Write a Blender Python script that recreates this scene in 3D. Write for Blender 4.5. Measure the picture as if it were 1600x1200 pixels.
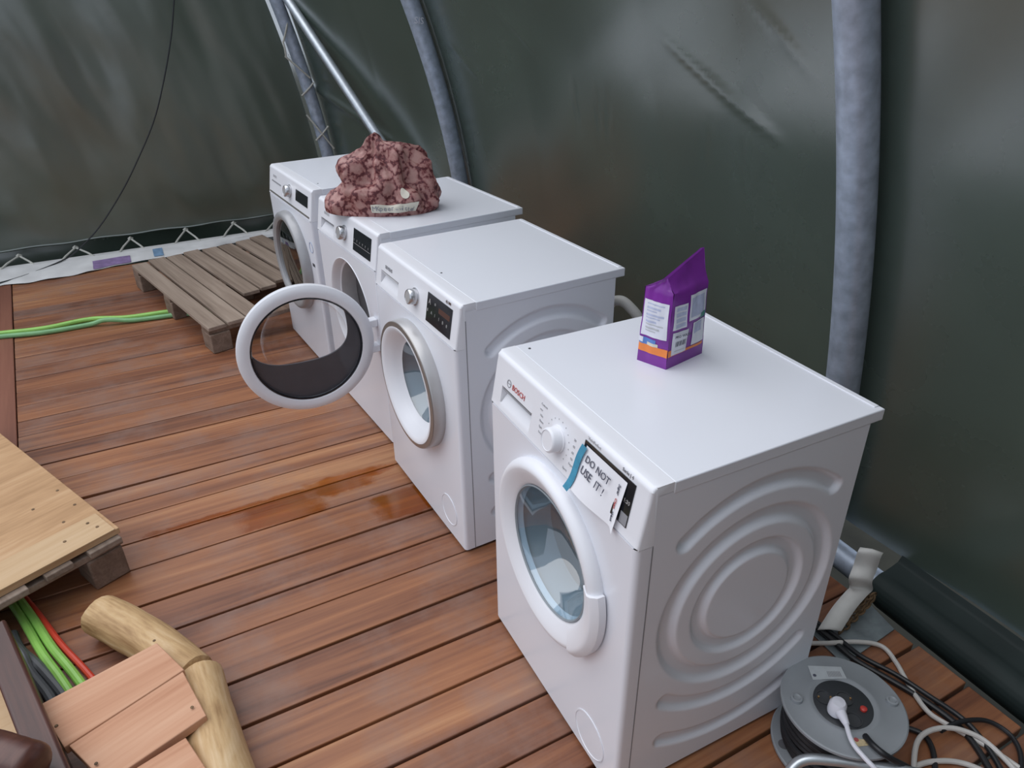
import bpy, math, random
from mathutils import Vector, Matrix, noise
random.seed(7)
for _o in list(bpy.data.objects): bpy.data.objects.remove(_o)
SC = bpy.context.scene
COL = SC.collection
PI = math.pi
# ------------------------------------------------------------------ camera
FPX = 1142.24
CAM = Vector((1.37402, -0.62717, 1.60113))
RIGHT = Vector((0.451750, 0.892078, -0.010918))
UP = Vector((-0.429226, 0.228057, 0.873931))
FWD = Vector((-0.782104, 0.390112, -0.485927))
cd = bpy.data.cameras.new('camera'); cd.sensor_width = 36; cd.lens = FPX*36/1600; cd.clip_start = .02
cam = bpy.data.objects.new('camera', cd); COL.objects.link(cam)
cam.matrix_world = Matrix(((RIGHT.x, UP.x, -FWD.x, CAM.x), (RIGHT.y, UP.y, -FWD.y, CAM.y), (RIGHT.z, UP.z, -FWD.z, CAM.z), (0, 0, 0, 1)))
SC.camera = cam
# ------------------------------------------------------------------ light: overcast sky with a soft brighter side
w = bpy.data.worlds.new('overcast_sky'); SC.world = w; w.use_nodes = True
bg = w.node_tree.nodes['Background']; bg.inputs[0].default_value = (.78, .865, 1.0, 1); bg.inputs[1].default_value = .72
sl_ = bpy.data.lights.new('soft_sun', 'SUN'); sl_.energy = 1.5; sl_.angle = math.radians(75); sl_.color = (1, .98, .975)
sun = bpy.data.objects.new('soft_sun', sl_); COL.objects.link(sun)
sun.rotation_euler = Vector((.30, .45, -1.0)).to_track_quat('-Z', 'Y').to_euler()
vs = SC.view_settings; vs.view_transform = 'Standard'; vs.look = 'None'; vs.gamma = 1; vs.use_curve_mapping = False
vs.exposure = 0.34
# ------------------------------------------------------------------ pixel helpers (1600x1200 frame)
def ray(u, v): return RIGHT*((u-800)/FPX)+UP*((600-v)/FPX)+FWD
def pz(u, v, z=0.0):
    r = ray(u, v); return CAM+r*((z-CAM.z)/r.z)
def py(u, v, y):
    r = ray(u, v); return CAM+r*((y-CAM.y)/r.y)
def px(u, v, x):
    r = ray(u, v); return CAM+r*((x-CAM.x)/r.x)
# ------------------------------------------------------------------ materials
MATS = {}
def nt(name):
    m = bpy.data.materials.new(name); m.use_nodes = True; t = m.node_tree
    MATS[name] = m
    return m, t, t.nodes['Principled BSDF']
def N(t, typ, **k):
    n = t.nodes.new(typ)
    for a, b in k.items(): setattr(n, a, b)
    return n
def ramp(t, fac, stops):
    r = N(t, 'ShaderNodeValToRGB'); e = r.color_ramp.elements
    while len(e) < len(stops): e.new(.5)
    for i, (p, c) in enumerate(stops): e[i].position = p; e[i].color = (*c, 1)
    t.links.new(fac, r.inputs[0]); return r.outputs[0]
def plain(name, col, rough=.5, metal=0., spec=.5, noise_amt=.06, nscale=20, bump=0., coat=0.):
    m, t, b = nt(name); L = t.links
    tc = N(t, 'ShaderNodeTexCoord'); n = N(t, 'ShaderNodeTexNoise'); n.inputs['Scale'].default_value = nscale; n.inputs['Detail'].default_value = 4
    L.new(tc.outputs['Object'], n.inputs['Vector'])
    c0 = tuple(max(0, x*(1-noise_amt)) for x in col); c1 = tuple(min(1, x*(1+noise_amt)) for x in col)
    L.new(ramp(t, n.outputs[0], [(.3, c0), (.7, c1)]), b.inputs['Base Color'])
    b.inputs['Roughness'].default_value = rough; b.inputs['Metallic'].default_value = metal; b.inputs['Specular IOR Level'].default_value = spec
    if coat: b.inputs['Coat Weight'].default_value = coat; b.inputs['Coat Roughness'].default_value = .1
    if bump:
        bp = N(t, 'ShaderNodeBump'); bp.inputs['Strength'].default_value = bump; bp.inputs['Distance'].default_value = .002
        L.new(n.outputs[0], bp.inputs['Height']); L.new(bp.outputs[0], b.inputs['Normal'])
    return m
def wood(name, cols, axis=1, rough=.5, stretch=14., freq=7., wet=False, rnd=.35, spec=.4, bump=.25, dirt=None):
    m, t, b = nt(name); L = t.links
    tc = N(t, 'ShaderNodeTexCoord'); oi = N(t, 'ShaderNodeObjectInfo')
    mul = N(t, 'ShaderNodeMath', operation='MULTIPLY'); mul.inputs[1].default_value = 37.; L.new(oi.outputs['Random'], mul.inputs[0])
    add = N(t, 'ShaderNodeVectorMath', operation='ADD'); L.new(tc.outputs['Object'], add.inputs[0])
    cmb = N(t, 'ShaderNodeCombineXYZ')
    for i in range(3): L.new(mul.outputs[0], cmb.inputs[i])
    L.new(cmb.outputs[0], add.inputs[1])
    mp = N(t, 'ShaderNodeMapping'); s = [freq]*3; s[axis] = freq/stretch; mp.inputs['Scale'].default_value = s; L.new(add.outputs[0], mp.inputs[0])
    n1 = N(t, 'ShaderNodeTexNoise'); n1.inputs['Scale'].default_value = 1.6; n1.inputs['Detail'].default_value = 9; n1.inputs['Roughness'].default_value = .62; n1.inputs['Distortion'].default_value = .6
    L.new(mp.outputs[0], n1.inputs['Vector'])
    mp2 = N(t, 'ShaderNodeMapping'); s = [freq*7]*3; s[axis] = freq/stretch*2.5; mp2.inputs['Scale'].default_value = s; L.new(add.outputs[0], mp2.inputs[0])
    n2 = N(t, 'ShaderNodeTexNoise'); n2.inputs['Scale'].default_value = 1.5; n2.inputs['Detail'].default_value = 5; L.new(mp2.outputs[0], n2.inputs['Vector'])
    mx = N(t, 'ShaderNodeMath', operation='MULTIPLY_ADD'); L.new(n2.outputs[0], mx.inputs[0]); mx.inputs[1].default_value = .45; L.new(n1.outputs[0], mx.inputs[2])
    rn = N(t, 'ShaderNodeMath', operation='MULTIPLY_ADD'); L.new(oi.outputs['Random'], rn.inputs[0]); rn.inputs[1].default_value = rnd; L.new(mx.outputs[0], rn.inputs[2])
    k = N(t, 'ShaderNodeMath', operation='SUBTRACT'); L.new(rn.outputs[0], k.inputs[0]); k.inputs[1].default_value = .22+rnd*.5
    st = [(.22+.56*i/(len(cols)-1), c) for i, c in enumerate(cols)]
    col = ramp(t, k.outputs[0], st)
    if dirt:
        nd = N(t, 'ShaderNodeTexNoise'); nd.inputs['Scale'].default_value = 3.2; nd.inputs['Detail'].default_value = 6; nd.inputs['Roughness'].default_value = .65
        L.new(add.outputs[0], nd.inputs['Vector'])
        f = ramp(t, nd.outputs[0], [(.47, (0, 0, 0)), (.70, (.62, .62, .62))])
        md = N(t, 'ShaderNodeMix', data_type='RGBA'); L.new(f, md.inputs[0]); L.new(col, md.inputs[6]); md.inputs[7].default_value = (*dirt, 1); col = md.outputs[2]
    b.inputs['Roughness'].default_value = rough; b.inputs['Specular IOR Level'].default_value = spec
    bstr = N(t, 'ShaderNodeBump'); bstr.inputs['Strength'].default_value = bump; bstr.inputs['Distance'].default_value = .002
    L.new(mx.outputs[0], bstr.inputs['Height']); L.new(bstr.outputs[0], b.inputs['Normal'])
    if wet:   # spilled water soaked into the boards: patches given in world metres
        g = N(t, 'ShaderNodeNewGeometry'); nz = N(t, 'ShaderNodeTexNoise'); nz.inputs['Scale'].default_value = 9; nz.inputs['Detail'].default_value = 5
        L.new(g.outputs['Position'], nz.inputs['Vector'])
        sub = N(t, 'ShaderNodeVectorMath', operation='MULTIPLY_ADD'); L.new(nz.outputs['Color'], sub.inputs[0]); sub.inputs[1].default_value = (.07, .20, 0); 
        a2 = N(t, 'ShaderNodeVectorMath', operation='ADD'); L.new(g.outputs['Position'], a2.inputs[0]); a2.inputs[1].default_value = (-.035, -.10, 0); L.new(a2.outputs[0], sub.inputs[2])
        sp = N(t, 'ShaderNodeSeparateXYZ'); L.new(sub.outputs[0], sp.inputs[0])
        tot = None
        for (x0, x1, y0, y1) in wet:
            res = None
            for o, lo, hi, ed in ((0, x0, x1, .008), (1, y0, y1, .03)):
                for bound, sg in ((lo, 1), (hi, -1)):
                    mr = N(t, 'ShaderNodeMapRange'); L.new(sp.outputs[o], mr.inputs[0])
                    mr.inputs[1].default_value = bound-sg*ed; mr.inputs[2].default_value = bound+sg*ed
                    if res is None: res = mr.outputs[0]
                    else:
                        q = N(t, 'ShaderNodeMath', operation='MULTIPLY'); L.new(res, q.inputs[0]); L.new(mr.outputs[0], q.inputs[1]); res = q.outputs[0]
            if tot is None: tot = res
            else:
                q = N(t, 'ShaderNodeMath', operation='MAXIMUM'); L.new(tot, q.inputs[0]); L.new(res, q.inputs[1]); tot = q.outputs[0]
        hs = N(t, 'ShaderNodeMix', data_type='RGBA', blend_type='MULTIPLY'); hs.inputs[0].default_value = 1; L.new(col, hs.inputs[6]); hs.inputs[7].default_value = (.78, .47, .13, 1)
        mm = N(t, 'ShaderNodeMix', data_type='RGBA'); L.new(tot, mm.inputs[0]); L.new(col, mm.inputs[6]); L.new(hs.outputs[2], mm.inputs[7]); col = mm.outputs[2]
        rr = N(t, 'ShaderNodeMapRange'); L.new(tot, rr.inputs[0]); rr.inputs[3].default_value = rough; rr.inputs[4].default_value = .13; L.new(rr.outputs[0], b.inputs['Roughness'])
    L.new(col, b.inputs['Base Color'])
    return m
def sheet(name, col, rough, bump=.15, patch=None):
    m, t, b = nt(name); L = t.links
    tc = N(t, 'ShaderNodeTexCoord')
    n = N(t, 'ShaderNodeTexNoise'); n.inputs['Scale'].default_value = 1.3; n.inputs['Detail'].default_value = 6; n.inputs['Roughness'].default_value = .6; L.new(tc.outputs['Object'], n.inputs['Vector'])
    L.new(ramp(t, n.outputs[0], [(.3, tuple(x*.82 for x in col)), (.72, tuple(x*1.2 for x in col))]), b.inputs['Base Color'])
    rr = N(t, 'ShaderNodeMapRange'); L.new(n.outputs[0], rr.inputs[0]); rr.inputs[3].default_value = rough-.07; rr.inputs[4].default_value = rough+.09; L.new(rr.outputs[0], b.inputs['Roughness'])
    n2 = N(t, 'ShaderNodeTexNoise'); n2.inputs['Scale'].default_value = 16; n2.inputs['Detail'].default_value = 3; L.new(tc.outputs['Object'], n2.inputs['Vector'])
    bp = N(t, 'ShaderNodeBump'); bp.inputs['Strength'].default_value = bump; bp.inputs['Distance'].default_value = .004
    L.new(n2.outputs[0], bp.inputs['Height']); L.new(bp.outputs[0], b.inputs['Normal'])
    b.inputs['IOR'].default_value = 2.0; b.inputs['Coat Weight'].default_value = 1.0; b.inputs['Coat IOR'].default_value = 1.6; b.inputs['Coat Roughness'].default_value = .25
    return m
def glass(name, tint, gl=.9, rough=.03, ior=1.5, reflect_fill=0.):
    m = bpy.data.materials.new(name); m.use_nodes = True; t = m.node_tree; MATS[name] = m
    t.nodes.remove(t.nodes['Principled BSDF']); out = t.nodes['Material Output']
    tr = N(t, 'ShaderNodeBsdfTransparent'); tr.inputs[0].default_value = (*tint, 1)
    g = N(t, 'ShaderNodeBsdfGlossy'); g.inputs[0].default_value = (gl, gl, gl, 1); g.inputs[1].default_value = rough
    fr = N(t, 'ShaderNodeFresnel'); ge = N(t, 'ShaderNodeNewGeometry'); mi = N(t, 'ShaderNodeMapRange')   # thin pane: same reflectance from both faces
    t.links.new(ge.outputs['Backfacing'], mi.inputs[0]); mi.inputs[3].default_value = ior; mi.inputs[4].default_value = 1/ior; t.links.new(mi.outputs[0], fr.inputs[0])
    base = tr.outputs[0]
    if reflect_fill:
        df = N(t, 'ShaderNodeBsdfDiffuse'); df.inputs[0].default_value = (.50, .60, .66, 1); mh = N(t, 'ShaderNodeMixShader'); mh.inputs[0].default_value = reflect_fill  # bluish diffuse share stands in for reflections filling the bowl
        t.links.new(tr.outputs[0], mh.inputs[1]); t.links.new(df.outputs[0], mh.inputs[2]); base = mh.outputs[0]
    mx = N(t, 'ShaderNodeMixShader'); t.links.new(fr.outputs[0], mx.inputs[0]); t.links.new(base, mx.inputs[1]); t.links.new(g.outputs[0], mx.inputs[2]); t.links.new(mx.outputs[0], out.inputs[0])
    return m
WET = [(-.865, -.83, -.87, -.03), (-.845, -.708, -.58, -.33), (-.885, -.84, -.34, -.02), (-.84, -.78, -.35, -.1), (-.70, -.55, -.15, .06)]
plain('enamel', (.775, .79, .845), .28, noise_amt=.008, nscale=3, coat=.15)
plain('white_plastic', (.79, .795, .835), .34, noise_amt=.01, nscale=4)
plain('grey_enamel', (.74, .75, .78), .35, noise_amt=.01)
plain('silver_plastic', (.50, .49, .49), .32, metal=.35, noise_amt=.03)
plain('satin_trim', (.30, .275, .255), .30, metal=.6, noise_amt=.04)
plain('chrome_grey', (.55, .55, .57), .25, metal=.8, noise_amt=.03)
plain('grey_ring', (.36, .36, .37), .35, metal=.2)
plain('hem_tarp_dimmed', (.020, .030, .029), .62, noise_amt=.2, nscale=6, spec=.3)  # same tarp as the wall, colour darkened to dull light on the ledge
plain('webbing', (.80, .78, .75), .6)
plain('rubber', (.25, .28, .305), .45)
plain('drum_steel', (.50, .56, .62), .35, metal=.4, noise_amt=.05)
plain('dryer_inside', (.50, .49, .50), .45)
plain('black_glass', (.012, .013, .017), .12, noise_amt=.1)
plain('dark_plastic', (.045, .047, .052), .4)
plain('filler_grey', (.085, .087, .10), .28)
plain('slit_dark', (.13, .13, .14), .5)
plain('print_grey', (.27, .27, .29), .6)
plain('print_pale', (.50, .50, .52), .6)
plain('print_red', (.50, .10, .09), .6)
plain('icon_grey', (.38, .37, .36), .5)
plain('icon_amber', (.085, .035, .025), .5)
plain('emblem_blue', (.35, .42, .58), .4)
plain('paper', (.82, .82, .86), .7, noise_amt=.02)
plain('blue_tape', (.05, .26, .40), .45, noise_amt=.15, nscale=60)
plain('ink', (.08, .085, .12), .7)
plain('red_ink', (.45, .10, .10), .7)
plain('galvanised', (.41, .47, .57), .42, metal=.3, noise_amt=.22, nscale=26, bump=.25)
plain('bright_steel', (.58, .62, .66), .30, metal=.75, noise_amt=.1, nscale=30)
plain('rope', (.52, .51, .46), .8, noise_amt=.15, nscale=120)
plain('white_film', (.70, .69, .68), .35, noise_amt=.10, nscale=9)
plain('purple_film', (.25, .17, .33), .4, noise_amt=.2, nscale=30)
plain('blue_film', (.17, .28, .42), .4, noise_amt=.2, nscale=30)
plain('black_cable', (.014, .015, .018), .42)
plain('white_cable', (.66, .63, .60), .45)
plain('green_hose', (.30, .60, .12), .38, noise_amt=.08)
plain('green_hose_dull', (.20, .43, .19), .42, noise_amt=.1)
plain('red_hose', (.62, .06, .03), .4)
plain('grey_hose', (.09, .095, .10), .5)
plain('reel_grey', (.285, .305, .325), .48, noise_amt=.05, nscale=14)
plain('reel_socket', (.035, .038, .043), .45)
plain('brass', (.55, .32, .14), .35, metal=.8)
plain('red_button', (.55, .05, .04), .4)
plain('sticker', (.50, .53, .55), .5, noise_amt=.05, nscale=60)
plain('warn_sticker', (.62, .50, .30), .5, noise_amt=.25, nscale=90)
plain('zinc_plate', (.26, .30, .32), .42, metal=.5, noise_amt=.3, nscale=18)
plain('rust', (.17, .105, .055), .75, metal=.2, noise_amt=.5, nscale=70)
plain('purple_bag', (.20, .028, .30), .24, noise_amt=.12, nscale=22)
plain('label_white', (.74, .74, .81), .45, noise_amt=.03)
plain('label_text', (.47, .50, .66), .6, noise_amt=.12, nscale=80)
plain('orange_print', (.85, .24, .05), .4)
plain('blue_print', (.10, .22, .55), .4)
plain('green_print', (.05, .25, .20), .4)
plain('cream', (.66, .62, .52), .6, noise_amt=.1)
plain('soil', (.030, .030, .022), .95, noise_amt=.4, nscale=5)
plain('hose_white', (.62, .60, .57), .45)
sheet('tarp', (.070, .096, .076), .25, .04)
sheet('tarp_end', (.068, .090, .064), .32, .16)
wood('deck', [(.085, .032, .019), (.20, .076, .038), (.32, .130, .058), (.46, .225, .105)], 1, .44, 16, 6, wet=WET, rnd=.22, dirt=(.25, .165, .135), spec=.45)
wood('deck_edge', [(.12, .040, .024), (.19, .070, .042), (.25, .10, .062)], 0, .5, 14, 6, rnd=.1)
wood('grey_wood', [(.15, .11, .083), (.27, .205, .16), (.38, .30, .24)], 0, .8, 14, 9, rnd=.18, spec=.2, bump=.6)
wood('block_wood', [(.13, .085, .06), (.20, .14, .105), (.28, .20, .155)], 0, .85, 3, 14, rnd=.15, spec=.2, bump=.6)
wood('ply', [(.34, .19, .09), (.50, .30, .155), (.62, .42, .25)], 1, .62, 5, 7, rnd=.15, spec=.3)
wood('ply_edge', [(.30, .17, .07), (.42, .25, .11), (.52, .33, .17)], 0, .7, 30, 5, rnd=.1)
wood('pink_wood', [(.44, .20, .11), (.58, .31, .19), (.68, .41, .27)], 1, .62, 14, 7, rnd=.18, spec=.25)
wood('log_wood', [(.24, .12, .05), (.55, .36, .18), (.72, .55, .35)], 2, .6, 4, 10, rnd=.1, spec=.3, bump=.5)
wood('dark_wood', [(.035, .012, .009), (.075, .026, .018), (.13, .050, .034)], 0, .34, 10, 9, rnd=.1, spec=.5)
wood('tan_wood', [(.42, .26, .13), (.54, .36, .20), (.62, .45, .28)], 1, .6, 10, 5, rnd=.1)
glass('bowl_glass', (.66, .80, .88), .95, .05, 2.2, .15)
glass('clear_glass', (.90, .90, .90), .95, .03, 1.35)
glass('dark_glass', (.16, .145, .14), .95, .05, 2.2)
def bag_cloth():
    m, t, b = nt('bag_cloth'); L = t.links; tc = N(t, 'ShaderNodeTexCoord')
    nz = N(t, 'ShaderNodeTexNoise'); nz.inputs['Scale'].default_value = 22; L.new(tc.outputs['Object'], nz.inputs['Vector'])
    ad = N(t, 'ShaderNodeVectorMath', operation='MULTIPLY_ADD'); L.new(nz.outputs['Color'], ad.inputs[0]); ad.inputs[1].default_value = (.035, .035, .035); L.new(tc.outputs['Object'], ad.inputs[2])
    v = N(t, 'ShaderNodeTexVoronoi', feature='DISTANCE_TO_EDGE'); v.inputs['Scale'].default_value = 24; L.new(ad.outputs[0], v.inputs['Vector'])
    n2 = N(t, 'ShaderNodeTexNoise'); n2.inputs['Scale'].default_value = 90; n2.inputs['Detail'].default_value = 3; L.new(tc.outputs['Object'], n2.inputs['Vector'])
    q = N(t, 'ShaderNodeMath', operation='MULTIPLY_ADD'); L.new(n2.outputs[0], q.inputs[0]); q.inputs[1].default_value = .62; L.new(v.outputs[0], q.inputs[2])
    L.new(ramp(t, q.outputs[0], [(.31, (.095, .022, .026)), (.37, (.20, .060, .060)), (.43, (.33, .155, .14)), (.62, (.42, .235, .21))]), b.inputs['Base Color'])
    b.inputs['Roughness'].default_value = .5; b.inputs['Specular IOR Level'].default_value = .35
bag_cloth()
# ------------------------------------------------------------------ mesh helpers
class MB:
    def __init__(s): s.v = []; s.f = []
    def add(s, vs, fs):
        k = len(s.v); s.v += [tuple(x) for x in vs]; s.f += [tuple(i+k for i in f) for f in fs]; return s
    def box(s, a, b, fr=None):
        x0, y0, z0 = a; x1, y1, z1 = b
        vs = [(x0, y0, z0), (x1, y0, z0), (x1, y1, z0), (x0, y1, z0), (x0, y0, z1), (x1, y0, z1), (x1, y1, z1), (x0, y1, z1)]
        if fr: vs = [fr @ Vector(q) for q in vs]
        return s.add(vs, [(0, 3, 2, 1), (4, 5, 6, 7), (0, 1, 5, 4), (1, 2, 6, 5), (2, 3, 7, 6), (3, 0, 4, 7)])
    def tube(s, pts, r, n=10, caps=True, closed=False, rs=None):
        P = [Vector(q) for q in pts]; m = len(P); ref = None; rings = []
        for i, q in enumerate(P):
            if closed: d = P[(i+1) % m]-P[i-1]
            else: d = P[min(i+1, m-1)]-P[max(i-1, 0)]
            d.normalize()
            if ref is None:
                a = Vector((0, 0, 1)) if abs(d.z) < .9 else Vector((1, 0, 0)); ref = a.cross(d).normalized()
            else: ref = (ref-d*ref.dot(d)).normalized()
            b2 = d.cross(ref); rr = rs[i] if rs else r
            rings.append([q+(ref*math.cos(2*PI*k/n)+b2*math.sin(2*PI*k/n))*rr for k in range(n)])
        k0 = [x for rg in rings for x in rg]; fs = []
        for i in range(m if closed else m-1):
            j = (i+1) % m
            for k in range(n): fs.append((i*n+k, i*n+(k+1) % n, j*n+(k+1) % n, j*n+k))
        if caps and not closed: fs += [tuple(range(n-1, -1, -1)), tuple((m-1)*n+k for k in range(n))]
        return s.add(k0, fs)
    def lathe(s, prof, n=64, O=(0, 0, 0), ex=(1, 0, 0), ey=(0, 1, 0), ez=(0, 0, 1), a0=0., a1=2*PI, close=False):
        O, ex, ey, ez = map(Vector, (O, ex, ey, ez)); full = abs(a1-a0-2*PI) < 1e-6; m = n if full else n+1
        vs = []
        for r, h in prof:
            for k in range(m):
                a = a0+(a1-a0)*k/n; vs.append(O+ex*(r*math.cos(a))+ey*(r*math.sin(a))+ez*h)
        fs = []; np_ = len(prof)
        for i in range(np_ if close else np_-1):
            j = (i+1) % np_
            for k in range(n):
                k2 = (k+1) % m; fs.append((i*m+k, i*m+k2, j*m+k2, j*m+k))
        if close and not full: fs += [tuple(i*m for i in range(np_)), tuple(i*m+n for i in reversed(range(np_)))]
        return s.add(vs, fs)
    def grid(s, nx, ny, fn):
        vs = [fn(i/nx, j/ny) for j in range(ny+1) for i in range(nx+1)]
        return s.add(vs, [(j*(nx+1)+i, j*(nx+1)+i+1, (j+1)*(nx+1)+i+1, (j+1)*(nx+1)+i) for j in range(ny) for i in range(nx)])
    def build(s, name, mat, parent=None, ang=35, bevel=0., seg=2):
        me = bpy.data.meshes.new(name); me.from_pydata(s.v, [], s.f); me.update()
        for p in me.polygons: p.use_smooth = True
        me.set_sharp_from_angle(angle=math.radians(ang))
        me.materials.append(MATS[mat]); o = bpy.data.objects.new(name, me); COL.objects.link(o)
        if parent: o.parent = parent
        if bevel:
            b = o.modifiers.new('bevel', 'BEVEL'); b.width = bevel; b.segments = seg; b.limit_method = 'ANGLE'; b.angle_limit = math.radians(40); b.harden_normals = False
        return o
def tag(o, label, cat=None, group=None, kind=None):
    o['label'] = label
    if cat: o['category'] = cat
    if group: o['group'] = group
    if kind: o['kind'] = kind
    return o
def empty(name, loc=(0, 0, 0), rz=0., label=None, cat=None, group=None):
    o = bpy.data.objects.new(name, None); COL.objects.link(o); o.location = loc; o.rotation_euler = (0, 0, rz); o.empty_display_size = .1
    if label: tag(o, label, cat, group)
    return o
def smooth(pts, k=8, closed=False):
    P = [Vector(q) for q in pts]; n = len(P); out = []
    rng = n if closed else n-1
    for i in range(rng):
        if closed: p0, p1, p2, p3 = P[i-1], P[i], P[(i+1) % n], P[(i+2) % n]
        else: p0, p1, p2, p3 = P[max(i-1, 0)], P[i], P[i+1], P[min(i+2, n-1)]
        for j in range(k):
            t = j/k
            out.append(.5*((2*p1)+(p2-p0)*t+(2*p0-5*p1+4*p2-p3)*t*t+(3*p1-p0-3*p2+p3)*t**3))
    if not closed: out.append(P[-1])
    return out
def text(name, s, size, O, ex, ey, mat, parent, align='LEFT', shear=0., space=1.):
    cu = bpy.data.curves.new(name, 'FONT'); cu.body = s; cu.size = size; cu.align_x = align; cu.shear = shear; cu.space_character = space; cu.resolution_u = 2
    cu.extrude = .0004
    ob = bpy.data.objects.new(name+'_tmp', cu); COL.objects.link(ob)
    dg = bpy.context.evaluated_depsgraph_get(); me = bpy.data.meshes.new_from_object(ob.evaluated_get(dg))
    bpy.data.objects.remove(ob); bpy.data.curves.remove(cu)
    O, ex, ey = Vector(O), Vector(ex).normalized(), Vector(ey).normalized(); ez = ex.cross(ey)
    for v in me.vertices: v.co = O+ex*v.co.x+ey*v.co.y+ez*v.co.z
    me.materials.clear(); me.materials.append(MATS[mat]); me.name = name
    o = bpy.data.objects.new(name, me); COL.objects.link(o); o.parent = parent
    return o
def struct(o, label=None):
    o['kind'] = 'structure'
    if label: o['label'] = label
    return o
# ------------------------------------------------------------------ setting: ground, deck
g = MB().grid(24, 24, lambda a, b: (-14+a*26, -12+b*22, -.34+.05*noise.noise(Vector((a*9, b*9, 0))))).build('ground', 'soil'); struct(g, 'dark soil under and around the deck')
floor = empty('floor'); struct(floor, 'reddish brown stained timber deck of long planks')
bounds = [-2.169, -2.028, -1.883, -1.745, -1.611, -1.483, -1.346, -1.183, -1.085, -.989, -.844, -.707, -.529, -.384, -.280, -.121, .030, .171, .301, .427, .525, .655, .80, .945]
b0 = bounds[0]
far = []
while b0 > -3.78: b0 -= .136; far.append(b0)
bounds = far[::-1]+bounds
while bounds[-1] < 2.4: bounds.append(bounds[-1]+.14)
def deck_left(x): return -1.30+.082*(x+1.7) if x < -1.2 else -1.26-1.2*min(1, max(0, (x+1.2)/.25))
for i in range(len(bounds)-1):
    gap = random.choice([.005, .007, .009, .012]) if bounds[i] > -.75 else random.choice([.004, .005, .007])
    xa, xb = bounds[i]+gap*.5, bounds[i+1]-gap*.5
    y0, y1 = deck_left((xa+xb)/2), .972+random.uniform(-.006, .006)
    zt = random.uniform(-.002, .001)
    L_ = y1-y0; cx, cy = (xa+xb)/2, (y0+y1)/2
    ya, yb = (deck_left(xa)-cy, deck_left(xb)-cy) if xa < -1.3 else (-L_/2, -L_/2)
    m = MB().add([(xa-cx, ya, -.03), (xb-cx, yb, -.03), (xb-cx, L_/2, -.03), (xa-cx, L_/2, -.03), (xa-cx, ya, 0), (xb-cx, yb, 0), (xb-cx, L_/2, 0), (xa-cx, L_/2, 0)], [(0, 3, 2, 1), (4, 5, 6, 7), (0, 1, 5, 4), (1, 2, 6, 5), (2, 3, 7, 6), (3, 0, 4, 7)])
    ob = m.build('plank', 'deck', floor, bevel=.0025, seg=2); ob.rotation_euler = (0, 0, math.radians(1.4 if xa > -1.3 else .3))
    k = math.radians(1.4 if xa > -1.3 else .3)
    ob.location = (cx-math.tan(k)*(cy+.5), cy, zt)
# deck bearer board along the left plank ends
A_, B_ = Vector((-4.0, -1.49, 0)), Vector((-1.28, -1.265, 0)); d_ = (B_-A_).normalized(); n_ = Vector((d_.y, -d_.x, 0))
fr = Matrix(((d_.x, -n_.x, 0, A_.x), (d_.y, -n_.y, 0, A_.y), (0, 0, 1, 0), (0, 0, 0, 1)))
eb = MB().box((0, -.125, -.03), ((B_-A_).length, -.004, .003)).build('edge_plank', 'deck_edge', floor, bevel=.003); eb.matrix_local = fr
for i, x in enumerate((-3.2, -2.2, -1.2, -.2, .8, 1.8)):
    MB().box((x-.04, -2.3, -.15), (x+.04, .93, -.036)).build('joist', 'dark_wood', floor)
# planks of the next deck strip beyond the bearer
for i in range(2):
    MB().box((-2.6+i*.34, -2.1, -.03), (-2.29+i*.34, -1.62, 0)).build('plank', 'grey_wood', floor, bevel=.003)
# ------------------------------------------------------------------ tent: tarps and hoops
def prof(z): return 1.10-.02*z-.11*z*z
def prof1(z): return .68-.055*z-.075*z*z
X1, X2, X3 = -4.15, -2.65, .15
def wall_y(x, z):
    if x > X2: return prof(z)
    t = min(1, (X2-x)/(X2-X1)); return prof(z)*(1-t)+prof1(z)*t
def crease(x, z, x0, z0, x1, z1, wd, amp):
    d = Vector((x1-x0, z1-z0)); L_ = d.length; d.normalize(); q = Vector((x-x0, z-z0)); s = q.dot(d); n = q.x*d.y-q.y*d.x
    if s < -.05 or s > L_+.05: return 0
    e = min(1, max(0, (s+.05)/.15))*min(1, max(0, (L_+.05-s)/.15))
    return amp*e*math.exp(-(n/wd)**2)
cre = []
for (u0, v0, u1, v1, wd, am) in ((1200, 0, 1295, 110, .012, -.006), (1040, 60, 1215, 218, .012, -.006), (770, 0, 845, 90, .012, -.005), (690, 60, 750, 130, .012, -.004), (870, 140, 885, 200, .010, .005), (905, 150, 920, 205, .010, .005), (925, 150, 935, 205, .01, .005), (1130, 220, 1135, 290, .009, .004), (1150, 220, 1155, 290, .009, .004), (1080, 200, 1085, 260, .009, .004), (470, 0, 640, 230, .03, -.014)):
    a = py(u0, v0, .93); b = py(u1, v1, .99); cre.append((a.x, a.z, b.x, b.z, wd, am))
def wall_pt(a, b):
    x = -5.0+a*7.68; z = .055+b*2.6
    y = wall_y(x, z)+.062
    f = noise.noise(Vector((x*.9, z*.7, 3)))*.022+noise.noise(Vector((x*2.3, z*1.6, 9)))*.008
    # cloth is held by the hoops and bellies between them
    h = min(abs(x-X1), abs(x-X2), abs(x-X3), abs(x-2.95)); y += f*min(1, h*2.2)+.025*min(1, h/.9)
    for c in cre: y += crease(x, z, *c)
    if z < .16: y -= .0*(.16-z)
    return (x, y, z)
tw = MB().grid(460, 150, wall_pt)
wr = tw.build('wall_right', 'tarp', ang=60); struct(wr, 'dark green glossy tarpaulin side wall of the tent')
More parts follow.
